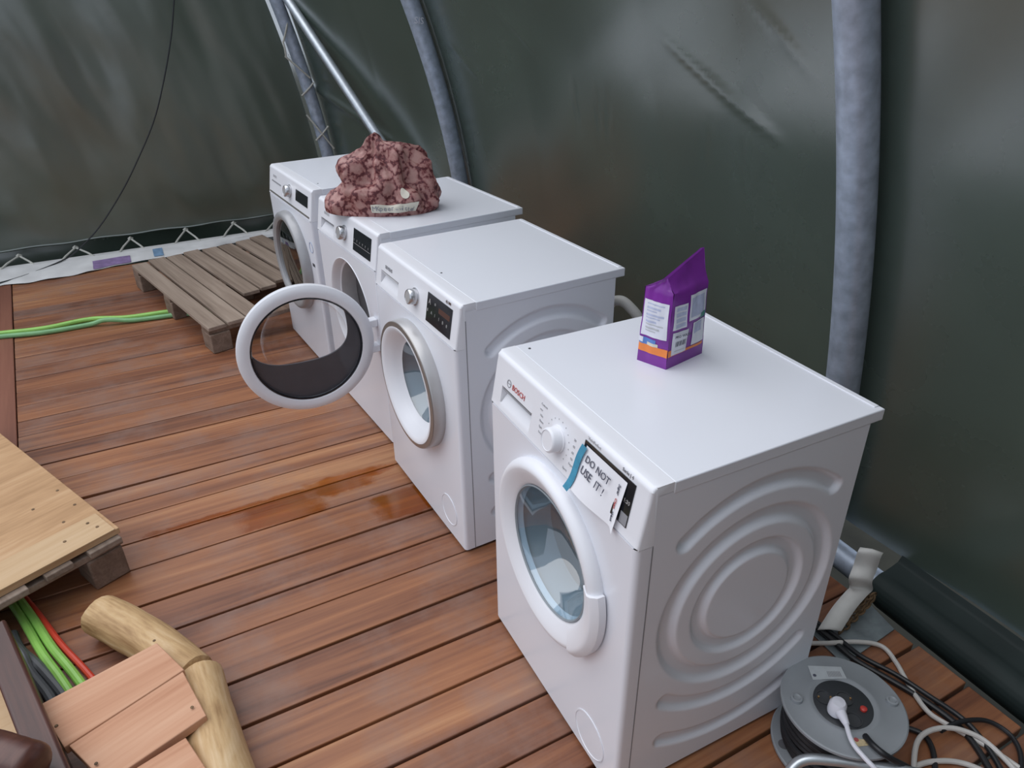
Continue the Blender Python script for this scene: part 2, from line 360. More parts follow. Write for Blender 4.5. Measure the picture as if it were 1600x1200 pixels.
# turned-in lower hem wrapped round the ground rail
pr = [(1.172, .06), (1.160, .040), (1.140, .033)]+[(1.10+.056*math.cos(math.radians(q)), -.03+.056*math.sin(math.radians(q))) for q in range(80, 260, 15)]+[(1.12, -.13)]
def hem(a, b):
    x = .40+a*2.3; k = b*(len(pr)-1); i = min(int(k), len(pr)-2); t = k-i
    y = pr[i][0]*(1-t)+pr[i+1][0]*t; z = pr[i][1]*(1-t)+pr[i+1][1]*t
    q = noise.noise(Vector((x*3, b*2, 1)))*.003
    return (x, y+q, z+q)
h_ = MB().grid(60, 56, hem).build('hem', 'hem_tarp_dimmed', wr, ang=80)
rail = MB().tube([(-4.1, 1.10, -.03), (2.7, 1.10, -.03)], .042, 18).build('ground_rail', 'galvanised')
tag(rail, 'galvanised steel ground rail along the foot of the tarpaulin wall', 'pipe')
def hoop(name, x0, pf, label, r=.047, ztop=2.6):
    pts = [(x0, pf(z)+.0, z) for z in [-.05+(ztop+.05)*i/40 for i in range(41)]]
    o = MB().tube(pts, r, 24).build(name, 'galvanised'); tag(o, label, 'pipe', 'tent hoops'); return o
h3 = hoop('tent_hoop', X3, prof, 'thick grey steel tent hoop rising behind the nearest washing machine')
h2 = hoop('tent_hoop', X2, prof, 'curved grey steel tent hoop rising right of the patterned bag', .046)
P_ = px(652, 32, X2); ex_ = Vector((0, .95, -.3)).normalized()
text('lettering', 'SIS', .045, (X2+.052, prof(P_.z)-.036, P_.z-.01), (0, 1, -.12), (0, .12, 1), 'label_white', h2)
h1 = hoop('tent_hoop', X1+.02, prof1, 'laced grey steel end hoop at the corner with the end tarpaulin', .043)
a, b = px(450, 0, -4.08), Vector((-2.65, 1.10, -.06)); a = a+(a-b)*.5
br = MB().tube([a, b], .031, 18).build('brace_pipe', 'bright_steel'); tag(br, 'thin shiny diagonal brace pipe between the two far hoops', 'pipe')
# unseen near end sheet behind the camera, added to shade the machine sides
def near_pt(a, b):
    z = -.05+b*2.75; y = -1.3+a*(prof(z)+.05+1.3); return (2.4+.04*noise.noise(Vector((y*2, z*.8, 0))), y, z)
struct(MB().grid(40, 40, near_pt).build('near_shade_sheet', 'tarp_end', ang=70), 'unseen dark green tarpaulin sheet added at the near end to block light')
# end wall
def end_pt(a, b):
    z = .085+b*2.4; yr = prof1(z)-.056; y = -3.2+a*(yr+3.2)
    e = min(1, (yr-y)/.25)
    f = .05*noise.noise(Vector((y*1.7, z*.55, 5)))+.022*noise.noise(Vector((y*4.2+z*.9, z*1.1, 2)))+.010*noise.noise(Vector((y*9+z*2.5, z*3, 7)))
    f += .016*max(0, 1-z/.7)*math.sin(y*15+z*5+2*noise.noise(Vector((y*2, z*2, 1))))*e
    sc = .6*min(1, .12+z/.35)
    # scalloped bottom edge pulled down at the eyelets
    z2 = z - (.003*math.cos(y*2*PI/.385) if b < .02 else 0)
    return (X1-.05+f*sc*(.35+.65*e), y, z2)
we = MB().grid(260, 170, end_pt).build('wall_back', 'tarp_end', ang=60); struct(we, 'dark green tarpaulin end wall with soft folds')
hm = []
MB().tube([end_pt(i/130, 0)[:1]+(end_pt(i/130, 0)[1], end_pt(i/130, 0)[2]) for i in range(131)], .007, 6).build('hem_rope', 'tarp_end', we)
sk = MB().grid(60, 6, lambda a, b: (X1-.14+.03*noise.noise(Vector((a*14, b*2, 0))), -3.2+a*4.1, -.2+b*.45)).build('skirt', 'tarp', we)
# sill beam, film, lacing
bm_ = MB().box((-4.045, -2.6, -.03), (-3.955, .62, .03)).build('sill_beam', 'white_film', bevel=.012, seg=3); tag(bm_, 'white sill beam along the foot of the end tarpaulin', 'beam')
def film(a, b):
    y = -2.2+a*2.4; xe = -3.72+.035*noise.noise(Vector((y*3, 0, 0)))+.02*noise.noise(Vector((y*9, 0, 4))) - max(0, (y+1.25))*.155
    x = -3.95+b*(xe+3.95); z = .034*(1-b)**.7+.008+.006*noise.noise(Vector((y*10, b*4, 2)))
    return (x, y, z)
fl = MB().grid(90, 10, film).build('plastic_film', 'white_film', ang=70); tag(fl, 'crumpled white plastic film lying on deck against sill beam', 'plastic film')
def film2(y0, y1, b0, b1):
    return lambda a, b: tuple(Vector(film((y0+a*(y1-y0)+2.2)/2.4, b0+b*(b1-b0)))+Vector((0, 0, .004)))
MB().grid(16, 6, film2(-1.02, -.80, .45, .98)).build('purple_print', 'purple_film', fl)
MB().grid(6, 4, film2(-.66, -.60, .2, .9)).build('blue_print', 'blue_film', fl)
zz = empty('lacing_rope', (0, 0, 0), 0, 'pale rope zigzag lacing end tarpaulin down to white sill beam', 'rope')
eyl = [-2.28+.385*i for i in range(8)]
ups = [px(u, v, X1-.01) for u, v in ((30, 400), (118, 387), (204, 373), (290, 359), (365, 349))]
dns = [px(u, v, -3.947) for u, v in ((-8, 425), (64, 418), (86, 416), (157, 403), (181, 399), (236, 395), (265, 391), (320, 381), (342, 378), (395, 370), (412, 366))]
for i, upn in enumerate(ups):
    l, r = dns[2*i], dns[2*i+1]
    for e in (l, r):
        MB().tube([e+Vector((0, 0, -.015)), (e+upn)/2+Vector((.012, 0, .004)), upn], .0065, 7).build('rope_run', 'rope', zz)
    MB().tube([upn+Vector((0, -.012, 0)), upn+Vector((.01, .0, .012)), upn+Vector((0, .012, 0))], .008, 7).build('rope_knot', 'rope', zz)
for k in range(3):
    y = ups[0].y-.385*(k+1)
    for sgn in (-1, 1): MB().tube([(-3.96, y+sgn*.12, .02), (X1, y, .09)], .0065, 7).build('rope_run', 'rope', zz)
MB().tube([dns[10], px(430, 345, X1)], .0065, 7).build('rope_run', 'rope', zz)
hl = empty('hoop_lacing', (0, 0, 0), 0, 'pale rope lacing wound around the corner end hoop', 'rope')
for (a, b) in (((451, 28), (443, 65)), ((443, 65), (447, 88)), ((446, 88), (485, 122)), ((473, 150), (490, 129)), ((480, 180), (522, 232)), ((495, 220), (513, 197))):
    A, B = px(*a, X1+.066), px(*b, X1+.066)
    A = Vector((A.x-.02, A.y, A.z)); MB().tube(smooth([A, (A+B)/2+Vector((.012, 0, 0)), B], 4), .0062, 7).build('rope_run', 'rope', hl)
hc = [px(u, v, -3.98) for u, v in ((276, -60), (272, 0), (267, 60), (255, 130), (240, 190), (215, 250), (190, 300), (155, 355), (120, 392))]
hc += [Vector((-3.93, -1.20, .045)), Vector((-3.80, -1.42, .022)), Vector((-3.72, -1.62, .018))]
tag(MB().tube(smooth(hc, 6), .0042, 8).build('hanging_cable', 'black_cable'), 'thin dark cable hanging down the end tarpaulin', 'cable')
# ------------------------------------------------------------------ washing machines
WM, HM = .598, .848
SZ = .718; SLOPE = .023
def pan(x, z, n=0.):  # point on the slanted control panel, n metres proud of it
    return Vector((x, SLOPE*(z-SZ)/(HM-SZ)-n, z+n*.17))
PX, PY_ = Vector((1, 0, 0)), Vector((0, SLOPE, HM-SZ)).normalized()
def groove(y, z, cy=.30, cz=.475):
    dy, dz = y-cy, z-cz; r = math.hypot(dy, dz); a = math.degrees(math.atan2(dz, dy))
    def band(r0, r1, d, ends=None):
        c, h = (r0+r1)/2, (r1-r0)/2
        e = abs(r-c)/h
        if ends:
            lo, hi = ends
            da = 0
            if a < lo: da = math.radians(lo-a)*c
            elif a > hi: da = math.radians(a-hi)*c
            e = math.hypot(r-c, da)/h
        if e >= 1: return 0
        k = 1-e; t = min(1, k/.62); return d*t*t*(3-2*t)
    g = band(.108, .150, .011)
    g = max(g, band(.182, .232, .012))
    g = max(g, band(.266, .310, .011, (49, 131)))
    g = max(g, band(.266, .310, .011, (-131, -49)))
    g = max(g, band(.372, .415, .010, (-118, -62)))
    return g
def side_panel(x, sgn, D, fine, mt, par, name='side_panel'):
    y0, y1, z0, z1 = .036, D-.033, .012, .8275
    nx, nz = (150, 216) if fine else (12, 16)
    def f(a, b):
        y = y0+a*(y1-y0); z = z0+b*(z1-z0); return (x-sgn*groove(y, z) if fine else x, y, z)
    m = MB().grid(nx, nz, f)
    m.box((min(x-sgn*.016, x-sgn*.0162), y0, z0), (max(x-sgn*.016, x-sgn*.0162), y1, z1))
    return m.build(name, mt, par, ang=50)
def front_panel(par, cz, R, mt='enamel', z0=.012, z1=.7176, cx=.299):
    r = .012; m = MB(); n = 96
    rings = [[], [], [], []]
    for k in range(n):
        a = 2*PI*k/n; c, s = math.cos(a), math.sin(a)
        tx = ((WM-r-cx) if c > 0 else (cx-r))/max(abs(c), 1e-6); tz = ((z1-cz) if s > 0 else (cz-z0))/max(abs(s), 1e-6); T = min(tx, tz)
        for i, q in enumerate((0, .25, .6, 1)):
            rad = R+(T-R)*q; rings[i].append((cx+c*rad, 0, cz+s*rad))
    vs = [v for rg in rings for v in rg]; fs = []
    for i in range(3):
        for k in range(n): fs.append((i*n+k, i*n+(k+1) % n, (i+1)*n+(k+1) % n, (i+1)*n+k))
    # corners of the rectangle
    for (xx, zz_) in ((r, z0), (WM-r, z0), (WM-r, z1), (r, z1)):
        best = sorted(range(n), key=lambda k: (rings[3][k][0]-xx)**2+(rings[3][k][2]-zz_)**2)[:2]
        k1, k2 = best; vs.append((xx, 0, zz_)); fs.append((3*n+k1, 3*n+k2, len(vs)-1))
    m.add(vs, fs)
    for x0, sg in ((r, -1), (WM-r, 1)):
        cs = [(x0+sg*r*math.sin(t), r-r*math.cos(t)) for t in [PI/2*i/6 for i in range(7)]]+[(x0+sg*r, .034)]
        m.add([(x, y, z) for x, y in cs for z in (z0, z1)], [(2*i, 2*i+1, 2*i+3, 2*i+2) for i in range(len(cs)-1)])
    m.add([(r, 0, z1), (WM-r, 0, z1), (WM, .034, z1), (0, .034, z1)], [(0, 1, 2, 3)])
    m.add([(r, 0, z0), (WM-r, 0, z0), (WM, .034, z0), (0, .034, z0)], [(3, 2, 1, 0)])
    return m.build('front_panel', mt, par, ang=40)
def control_panel(par, grip, mt='white_plastic'):
    # profile from the seam up over the rounded top edge to the top plate
    pr = [(.036, SZ), (.004, SZ), (.0, SZ+.004)]
    zs = [.730, .738, .766, .772, .780, .800, .815]
    pr += [(SLOPE*(z-SZ)/(HM-SZ), z) for z in zs]
    rr = .013; yc, zc = .021+rr, HM-rr
    pr += [(yc-rr*math.cos(t), zc+rr*math.sin(t)) for t in [PI/2*i/7+.03 for i in range(7)]]+[(yc+.012, HM), (.068, HM), (.068, .828), (.0362, .828)]
    xs = [0, .0015, .004, .009, .042, .046, .050, .185, .189, .193, .40, WM-.009, WM-.004, WM-.0015, WM]
    def y_in(x): # rounded ends
        e = min(x, WM-x); return .0 if e >= .009 else .006*(1-math.sqrt(max(0, 1-((.009-e)/.009)**2)))
    vals = {}
    m, dr = MB(), MB(); np_ = len(pr)
    def pt(i, x):
        y, z = pr[i]; inset = y_in(x)
        if 2 <= i <= 15: y += inset if i < 11 else inset*.5; z -= inset*.6 if i > 11 else 0
        if grip and .049 < x < .186 and z in zs:
            y += {.730: .0, .738: .002, .766: .020, .772: .021, .780: -.001}.get(z, 0)
        return (x, y, z)
    for j in range(len(xs)-1):
        for i in range(np_-1):
            tgt = dr if (grip and .041 < xs[j] < .1895 and 2 <= i <= 7) else m
            tgt.add([pt(i, xs[j]), pt(i, xs[j+1]), pt(i+1, xs[j+1]), pt(i+1, xs[j])], [(0, 1, 2, 3)])
    for x, fl in ((0, 0), (WM, 1)):
        m.add([pt(i, x) for i in range(np_)], [tuple(range(np_)) if fl == 0 else tuple(reversed(range(np_)))])
    import bmesh
    outs = []
    for q, nm in ((m, 'control_panel'), (dr, 'detergent_drawer')):
        if not q.v: continue
        o = q.build(nm, mt, par, ang=38); bmx = bmesh.new(); bmx.from_mesh(o.data); bmesh.ops.remove_doubles(bmx, verts=bmx.verts, dist=1e-6); bmesh.ops.recalc_face_normals(bmx, faces=bmx.faces); bmx.to_mesh(o.data); bmx.free(); o.data.set_sharp_from_angle(angle=math.radians(38)); outs.append(o)
    return outs
def lid(par, D, h=HM, mt='enamel'):
    o = MB().box((-.0008, .0678, h-.0258), (WM+.0008, D, h)).build('top_panel', mt, par, bevel=.0025, seg=3)
    MB().box((.012, D-.016, h-.001), (WM-.012, D-.003, h+.0022)).build('back_lip', mt, o, bevel=.002)
    return o
def shell(par, D, fine, mt='enamel'):
    side_panel(WM, 1, D, fine, mt, par); side_panel(0, -1, D, False, mt, par)
    MB().box((.002, D-.037, .012), (WM-.002, D-.033, .82)).build('back_panel', 'grey_enamel', par)
    MB().box((.02, .04, .012), (WM-.02, D-.05, .016)).build('base_plate', 'dark_plastic', par)
    for x in (.05, WM-.05):
        for y in (.07, D-.08): MB().lathe([(0, 0), (.02, 0), (.02, .006), (.009, .008), (.009, .014), (0, .014)], 16, (x, y, 0)).build('foot', 'dark_plastic', par)
AX = dict(ex=(1, 0, 0), ey=(0, 0, 1), ez=(0, -1, 0))
def drum(par, cz, R, cx=.299, col='drum_steel'):
    MB().lathe([(R+.012, -.001), (R+.004, -.02), (R-.012, -.045), (R-.02, -.075), (R+.0, -.08)], 64, (cx, 0, cz), **AX).build('door_seal', 'rubber', par)
    d = MB().lathe([(R-.002, -.078), (.235, -.085), (.240, -.10), (.240, -.40), (.225, -.415), (0, -.42)], 64, (cx, 0, cz), **AX).build('drum', col, par)
    for k in range(3):
        a = 2*PI*k/3+.5; c, s = math.cos(a), math.sin(a)
        MB().tube([(cx+.228*c, .11, cz+.228*s), (cx+.222*c, .2, cz+.222*s), (cx+.228*c, .39, cz+.228*s)], .022, 8).build('drum_paddle', 'drum_steel', d)
def dial(par, x, z, r, mat_face, mat_side, h=.024):
    O = pan(x, z); ez = PX.cross(PY_)
    o = MB().lathe([(r+.003, 0), (r+.003, .003), (r, .004), (r, h-.004), (r-.003, h), (r*.82, h+.0005), (r*.80, h-.0012), (0, h-.0014)], 40, O, PX, PY_, ez).build('programme_dial', mat_side, par, ang=40)
    MB().lathe([(r*.80, h-.0008), (0, h-.0006)], 40, O, PX, PY_, ez).build('dial_cap', mat_face, o)
    return o
def slab(name, x0, x1, z0, z1, n0, n1, mt, par):
    c = [pan(x0, z0, n0), pan(x1, z0, n0), pan(x1, z1, n0), pan(x0, z1, n0), pan(x0, z0, n1), pan(x1, z0, n1), pan(x1, z1, n1), pan(x0, z1, n1)]
    return MB().add(c, [(0, 3, 2, 1), (4, 5, 6, 7), (0, 1, 5, 4), (1, 2, 6, 5), (2, 3, 7, 6), (3, 0, 4, 7)]).build(name, mt, par)
def filter_flap(par, x, z, r=.06):
    MB().lathe([(r, -.001), (r, .0016), (r-.003, .002), (r-.004, .0006), (r*.3, .0008), (0, .0008)], 48, (x, 0, z), **AX).build('filter_flap', 'enamel', par)
def seam_side(par, D, h=.70):
    MB().box((WM-.0012, .0335, .02), (WM+.0004, .0362, h)).build('side_seam', 'print_grey', par)
def screw_marks(top, D, xs):
    for x, y in xs: MB().lathe([(.0035, 0), (.003, .0012), (0, .0014)], 12, (x, y, HM-.0002)).build('plug', 'dark_plastic', top)
# --- nearest machine
CZ = .482
mA = empty('washing_machine', (0, 0, 0), 0, 'nearest white washing machine with handwritten note and purple detergent bag on top', 'washing machine', 'white washing machines and dryers in a row')
DA = .584
shell(mA, DA, True); front_panel(mA, CZ, .200); control_panel(mA, True); t_ = lid(mA, DA); screw_marks(t_, DA, [(.03, .09)]); seam_side(mA, DA, .715)
drum(mA, CZ, .152)
d = MB().lathe([(.203, -.004), (.219, .0), (.2205, .006), (.2195, .013), (.216, .020), (.2105, .0255), (.204, .028), (.199, .0275), (.186, .0225), (.166, .0125), (.159, .008), (.155, .003), (.150, -.01), (.165, -.012), (.203, -.004)], 110, (.299, 0, CZ), **AX).build('door', 'white_plastic', mA, ang=32)
MB().lathe([(.156, .006), (.150, -.006), (.142, -.03), (.130, -.06), (.112, -.085), (.088, -.098), (.05, -.103), (0, -.104)], 80, (.299, 0, CZ), **AX).build('glass_bowl', 'bowl_glass', d, ang=80)
MB().lathe([(.1575, .0085), (.1545, .0105), (.1515, .0065), (.1545, .0045)], 80, (.299, 0, CZ), close=True, **AX).build('glass_rim', 'rubber', d)
MB().lathe([(.167, .0165), (.172, .0195), (.206, .033), (.216, .031), (.228, .020), (.229, .004), (.205, .002), (.17, .008)], 30, (.299, 0, CZ), a0=math.radians(-50), a1=math.radians(16), close=True, **AX).build('door_handle', 'white_plastic', d, ang=40)
filter_flap(mA, .49, .085)
dial(mA, .300, .779, .0265, 'white_plastic', 'white_plastic', .026)
EZ = PX.cross(PY_)
text('brand_lettering', 'BOSCH', .0185, pan(.092, .7905, .0012), PX, PY_, 'print_red', mA)
MB().lathe([(.0095, .0004), (.0095, .0012), (.0075, .0012), (.0075, .0004)], 28, pan(.076, .797), PX, PY_, EZ, close=True).build('brand_emblem', 'print_grey', mA)
slab('emblem_bar', .0715, .0805, .7962, .7978, .0003, .0012, 'print_grey', mA)
slab('grip_slit', .052, .184, .7725, .7765, -.014, .0002, 'print_grey', mA)
mk = MB()
for k in range(13):
    a = math.radians(200-k*20); q0 = Vector((.300+.043*math.cos(a), 0, .779+.043*math.sin(a)*.98))
    q = pan(q0.x, q0.z, .0006); mk.add([q+PX*.0016, q+PY_*.0016, q-PX*.0016, q-PY_*.0016], [(0, 1, 2, 3)])
mk.build('dial_marks', 'print_grey', mA)
words = ['Cottons', 'Easy-Care', 'Mix', 'Delicates', 'Wool', 'Rinse', 'Spin']
for k in range(6):
    text('programme_print', ['Cottons', 'eco', 'Mix', 'Rinse', 'Spin', 'Drain'][k], .0075, pan(.222+.004*abs(k-2.5)*.4-(.006 if k in (0, 1) else 0), .818-.0125*k, .0006), PX, PY_, 'print_pale', mA)
for k in range(4):
    text('programme_print', ['30', '40', '60', '90'][k], .008, pan(.355, .806-.014*k, .0006), PX, PY_, 'print_pale', mA)
text('programme_print', 'Super 15', .0075, pan(.352, .752, .0006), PX, PY_, 'print_pale', mA)
text('programme_print', 'Sport', .0075, pan(.335, .733, .0006), PX, PY_, 'print_pale', mA)
text('model_print', 'VarioPerfect', .0085, pan(.398, .834, .0008), PX, PY_, 'print_pale', mA)
text('model_print', 'Serie | 4', .010, pan(.512, .834, .0008), PX, PY_, 'print_grey', mA)
slab('display', .392, .557, .741, .829, .0003, .0018, 'black_glass', mA)
text('display_print', '1:30', .011, pan(.535, .785, .0022), PX, PY_, 'icon_grey', mA)
slab('display_button', .535, .556, .7425, .765, .0018, .0021, 'print_grey', mA)
# note taped over the display: a thing of its own
nt_ = empty('paper_note', (0, 0, 0), 0, 'white paper note reading DO NOT USE IT taped over the display', 'note')
def note_pt(a, b):
    x = .402+a*.134+(.0-b)*.002*1; z = .822-b*.098-.010*a*(b)
    lift = .003+.010*b*b*(1-a)*1.2+.012*max(0, a-.86)/.14*b+.004*math.sin(a*5)*b
    q = pan(x-.018*b*(1-a), z, lift); return (q.x, q.y, q.z)
MB().grid(24, 16, note_pt).build('sheet', 'paper', nt_, ang=80)
def on_note(a, b, s, size, mat, vertical=False):
    q = Vector(note_pt(a, b)); ea = Vector(note_pt(a+.1, b))-q; ebv = q-Vector(note_pt(a, b+.1)); n = ea.cross(ebv).normalized()
    e1, e2 = (ea, ebv) if not vertical else (-ebv, ea)
    e1.normalize(); e2 = (e2-e1*e2.dot(e1)).normalized()
    text('handwriting' if not vertical else 'print_line', s, size, q+n*.002, e1, e2, mat, nt_, shear=.1)
on_note(.09, .30, 'DO NOT', .021, 'ink'); on_note(.09, .56, 'USE  IT !', .023, 'ink')
on_note(.86, .12, 'Super', .010, 'ink', True); on_note(.86, .40, 'Clean', .010, 'red_ink', True); on_note(.86, .66, 'Wash', .010, 'ink', True)
def tape_pt(a, b):
    x = .390+a*.020-.020*b-.004*math.sin(b*6); z = .820-b*.105; q = pan(x, z, .0055+.012*b*b+.002*a); return (q.x, q.y, q.z)
MB().grid(4, 14, tape_pt).build('blue_tape', 'blue_tape', nt_, ang=80)
# --- second machine
mB = empty('washing_machine', (-.8758, -.0085, 0), .05876, 'white washing machine with closed round silver-rimmed door and grey dial, second nearest', 'washing machine', 'white washing machines and dryers in a row')
DB = .567
shell(mB, DB, True); front_panel(mB, CZ, .190); control_panel(mB, True); t_ = lid(mB, DB); screw_marks(t_, DB, [(.35, .085)]); seam_side(mB, DB, .80)
drum(mB, CZ, .140)
d = MB().lathe([(.192, -.003), (.2095, 0), (.2105, .008), (.2085, .034), (.2065, .037), (.188, .037), (.188, -.003)], 110, (.299, 0, CZ), **AX).build('door', 'silver_plastic', mB, ang=45)
MB().lathe([(.2065, .0375), (.206, .0395), (.1925, .0415), (.1915, .0375)], 110, (.299, 0, CZ), close=True, **AX).build('trim_ring', 'satin_trim', d)
MB().lathe([(.192, .037), (.1915, .042), (.186, .0425), (.175, .036), (.150, .010), (.141, -.004), (.135, -.008), (.17, -.006)], 110, (.299, 0, CZ), **AX).build('inner_ring', 'white_plastic', d, ang=50)
MB().lathe([(.142, -.003), (.136, -.014), (.126, -.045), (.108, -.075), (.08, -.09), (.04, -.095), (0, -.096)], 80, (.299, 0, CZ), **AX).build('glass_bowl', 'bowl_glass', d, ang=80)
filter_flap(mB, .49, .105, .055)
dial(mB, .318, .779, .0235, 'silver_plastic', 'chrome_grey', .026)
slab('display', .403, .560, .738, .822, .0003, .0018, 'black_glass', mB)
for k in range(6):
    text('display_icon', '8AI1B8'[k], .013, pan(.408+.025*k, .768-.001*k, .0021), PX, PY_, 'icon_grey', mB)
slab('display_button', .480, .550, .785, .800, .0018, .0021, 'icon_amber', mB)
text('display_icon', 'A', .022, pan(.413, .792, .0021), PX, PY_, 'icon_grey', mB)
text('display_icon', 'o', .016, pan(.452, .798, .0021), PX, PY_, 'icon_grey', mB)
text('brand_lettering', 'SIEMENS', .0155, pan(.078, .793, .0012), PX, PY_, 'print_grey', mB)
text('model_print', 'iQ 500', .011, pan(.515, .829, .0010), PX, PY_, 'icon_amber', mB)
slab('grip_slit', .052, .184, .7725, .7765, -.014, .0002, 'print_pale', mB)
# --- third machine: dryer with the open door
HC = HM
mC = empty('tumble_dryer', (-1.5717, -.0326, 0), .0926, 'white dryer with its round glass door swung wide open', 'tumble dryer', 'white washing machines and dryers in a row')
DC = .607
shell(mC, DC, False); control_panel(mC, True); lid(mC, DC); front_panel(mC, .47, .205)
MB().lathe([(.207, -.001), (.205, .002), (.198, -.004), (.193, -.03), (.185, -.034)], 80, (.299, 0, .47), **AX).build('door_frame', 'white_plastic', mC, ang=40)
MB().lathe([(.186, -.033), (.182, -.06), (.195, -.10), (.24, -.12), (.245, -.44), (0, -.45)], 72, (.299, 0, .47), **AX).build('drum', 'dryer_inside', mC, ang=40)
dial(mC, .300, .779, .0255, 'silver_plastic', 'chrome_grey', .026)
slab('display', .392, .553, .742, .820, .0003, .0018, 'black_glass', mC)
for k in range(6): text('display_icon', '171Y71'[k], .012, pan(.398+.026*k, .776, .0021), PX, PY_, 'icon_grey', mC)
slab('display_line', .395, .550, .768, .7692, .0018, .0021, 'icon_grey', mC)
text('brand_lettering', 'SIEMENS', .0155, pan(.078, .800, .0012), PX, PY_, 'print_pale', mC)
slab('grip_slit', .052, .184, .7725, .7765, -.014, .0002, 'print_grey', mC)
al = math.radians(97); HX, HY, ZC, RD = .568, -.02, .468, .238
uu = Vector((math.cos(al), -math.sin(al), 0)); nn = Vector((math.sin(al), math.cos(al), 0)); OC = Vector((HX, HY, ZC))+uu*RD
FD = dict(O=OC, ex=uu, ey=(0, 0, 1), ez=nn)
d = MB().lathe([(.192, -.004), (.192, .006), (.196, .012), (.212, .015), (.228, .012), (.237, .004), (.238, -.006), (.234, -.024), (.20, -.028), (.194, -.02)], 110, close=True, **FD).build('door', 'white_plastic', mC, ang=40)
MB().lathe([(.1935, .0095), (.189, .0105), (.187, .004), (.1925, .002)], 90, close=True, **FD).build('window_rim', 'black_glass', d)
MB().lathe([(.190, .004), (.12, .0075), (.06, .009), (0, .0095)], 80, **FD).build('outer_pane', 'clear_glass', d, ang=80)
# dark lower filler round the clear window
m = MB(); nA = 96; vs = []
for h in (-.006, -.013):
    for k in range(nA):
        a = 2*PI*k/nA; c, s = math.cos(a), math.sin(a); vs.append(OC+uu*(.191*c)+Vector((0, 0, .191*s))+nn*h)
    for k in range(nA):
        a = 2*PI*k/nA; c, s = math.cos(a), math.sin(a); r = .190
        pxx, pzz = .022+.172*(abs(c)**.75)*(1 if c > 0 else -1), .062+(.140 if s > 0 else .112)*(abs(s)**.75)*(1 if s > 0 else -1)
        q = math.hypot(pxx, pzz)
        if q > .1875: pxx *= .1875/q; pzz *= .1875/q
        vs.append(OC+uu*pxx+Vector((0, 0, pzz))+nn*h)
fs = []
for k in range(nA):
    k2 = (k+1) % nA; fs += [(k, k2, nA+k2, nA+k), (2*nA+k2, 2*nA+k, 3*nA+k, 3*nA+k2), (nA+k, nA+k2, 3*nA+k2, 3*nA+k), (k2, k, 2*nA+k, 2*nA+k2)]
m.add(vs, fs).build('door_filler', 'filler_grey', d, ang=50)
MB().lathe([(.150, -.022), (.142, -.05), (.125, -.075), (.09, -.095), (.045, -.103), (0, -.105)], 72, OC+Vector((0, 0, .03)), uu, (0, 0, 1), nn).build('inner_bowl', 'clear_glass', d, ang=80)
for zz_ in (.05, -.05): MB().box((HX-.03, HY-.03, ZC+zz_-.014), (HX+.005, HY+.02, ZC+zz_+.014)).build('hinge', 'white_plastic', d, bevel=.003)
# --- fourth machine
mD = empty('washing_machine', (-2.2696, -.0913, 0), .0926, 'farthest white washing machine with grey-rimmed dark glass door beside the pallet', 'washing machine', 'white washing machines and dryers in a row')
shell(mD, .58, False); control_panel(mD, False); front_panel(mD, .47, .20); t_ = lid(mD, .58); screw_marks(t_, .58, [(.5, .085)])
drum(mD, .47, .165)
d = MB().lathe([(.195, -.003), (.226, 0), (.228, .010), (.222, .034), (.214, .040), (.200, .040), (.188, .032), (.184, .010), (.184, -.003)], 100, (.299, 0, .47), **AX).build('door', 'grey_ring', mD, ang=40)
MB().lathe([(.186, .022), (.14, .032), (.07, .038), (0, .040)], 72, (.299, 0, .47), **AX).build('door_glass', 'dark_glass', d, ang=80)
MB().lathe([(.185, .010), (.155, .004), (.150, -.02), (.18, -.02)], 72, (.299, 0, .47), **AX).build('inner_ring', 'dark_plastic', d)
dial(mD, .318, .789, .0255, 'silver_plastic', 'chrome_grey', .026)
slab('display', .402, .560, .768, .815, .0003, .0018, 'black_glass', mD)
slab('drawer_slit', .05, .185, .783, .789, .0003, .0014, 'print_grey', mD)
slab('trim_strip', .02, .585, .730, .737, .0003, .0020, 'satin_trim', mD)
text('brand_lettering', 'SIEMENS', .0155, pan(.065, .805, .0012), PX, PY_, 'print_pale', mD)
MB().lathe([(.024, .0002), (.024, .0016), (.021, .0016), (.021, .0002)], 36, (.560, 0, .60), close=True, **AX).build('emblem_sticker', 'emblem_blue', mD)
MB().box((.548, -.0015, .515), (.575, .0, .528)).build('label', 'dark_plastic', mD)
# white drain hose behind
hp = [py(940, 505, .62), py(952, 476, .64), py(970, 470, .66), py(986, 482, .68), py(998, 500, .70), py(1005, 540, .72)]
hp = [hp[0]+Vector((-.03, 0, -.1))]+hp+[hp[-1]+Vector((.03, .05, -.3))]
tag(MB().tube(smooth(hp, 6), .017, 14).build('drain_hose', 'hose_white'), 'white drain hose arching behind the two nearest machines', 'hose')
# ------------------------------------------------------------------ things on the machines
# purple detergent bag
db = empty('detergent_bag', (.21, .345, HM), 0, 'purple detergent bag with white labels standing on nearest machine', 'bag')
Q = [Vector((.193, .276, 0)), Vector((.263, .303, 0)), Vector((.236, .425, 0)), Vector((.166, .398, 0))]
OB = Vector((.21, .345, 0))
def bag_sec(t):   # cross-section at height parameter t (0 base .. 1 seam)
    cen = sum(Q, Vector())/4; out = []
    ax = (Q[2]-Q[1]).normalized(); TS = .70
    for q in Q:
        p = cen+(q-cen)*(1.0-.13*min(t, .8))
        sh = max(0, (t-TS)/(1-TS)); along = (p-cen).dot(ax)
        line = cen+ax*along+Vector((.010, .006, 0))
        p = p.lerp(line, sh**.7*(.97 if along > 0 else .93))
        hgt = .203+.042*max(0, min(1, (along+.045)/.095))
        z = t*.25 if t < TS else TS*.25+(hgt-TS*.25)*sh
        out.append(Vector((p.x, p.y, z)))
    return out
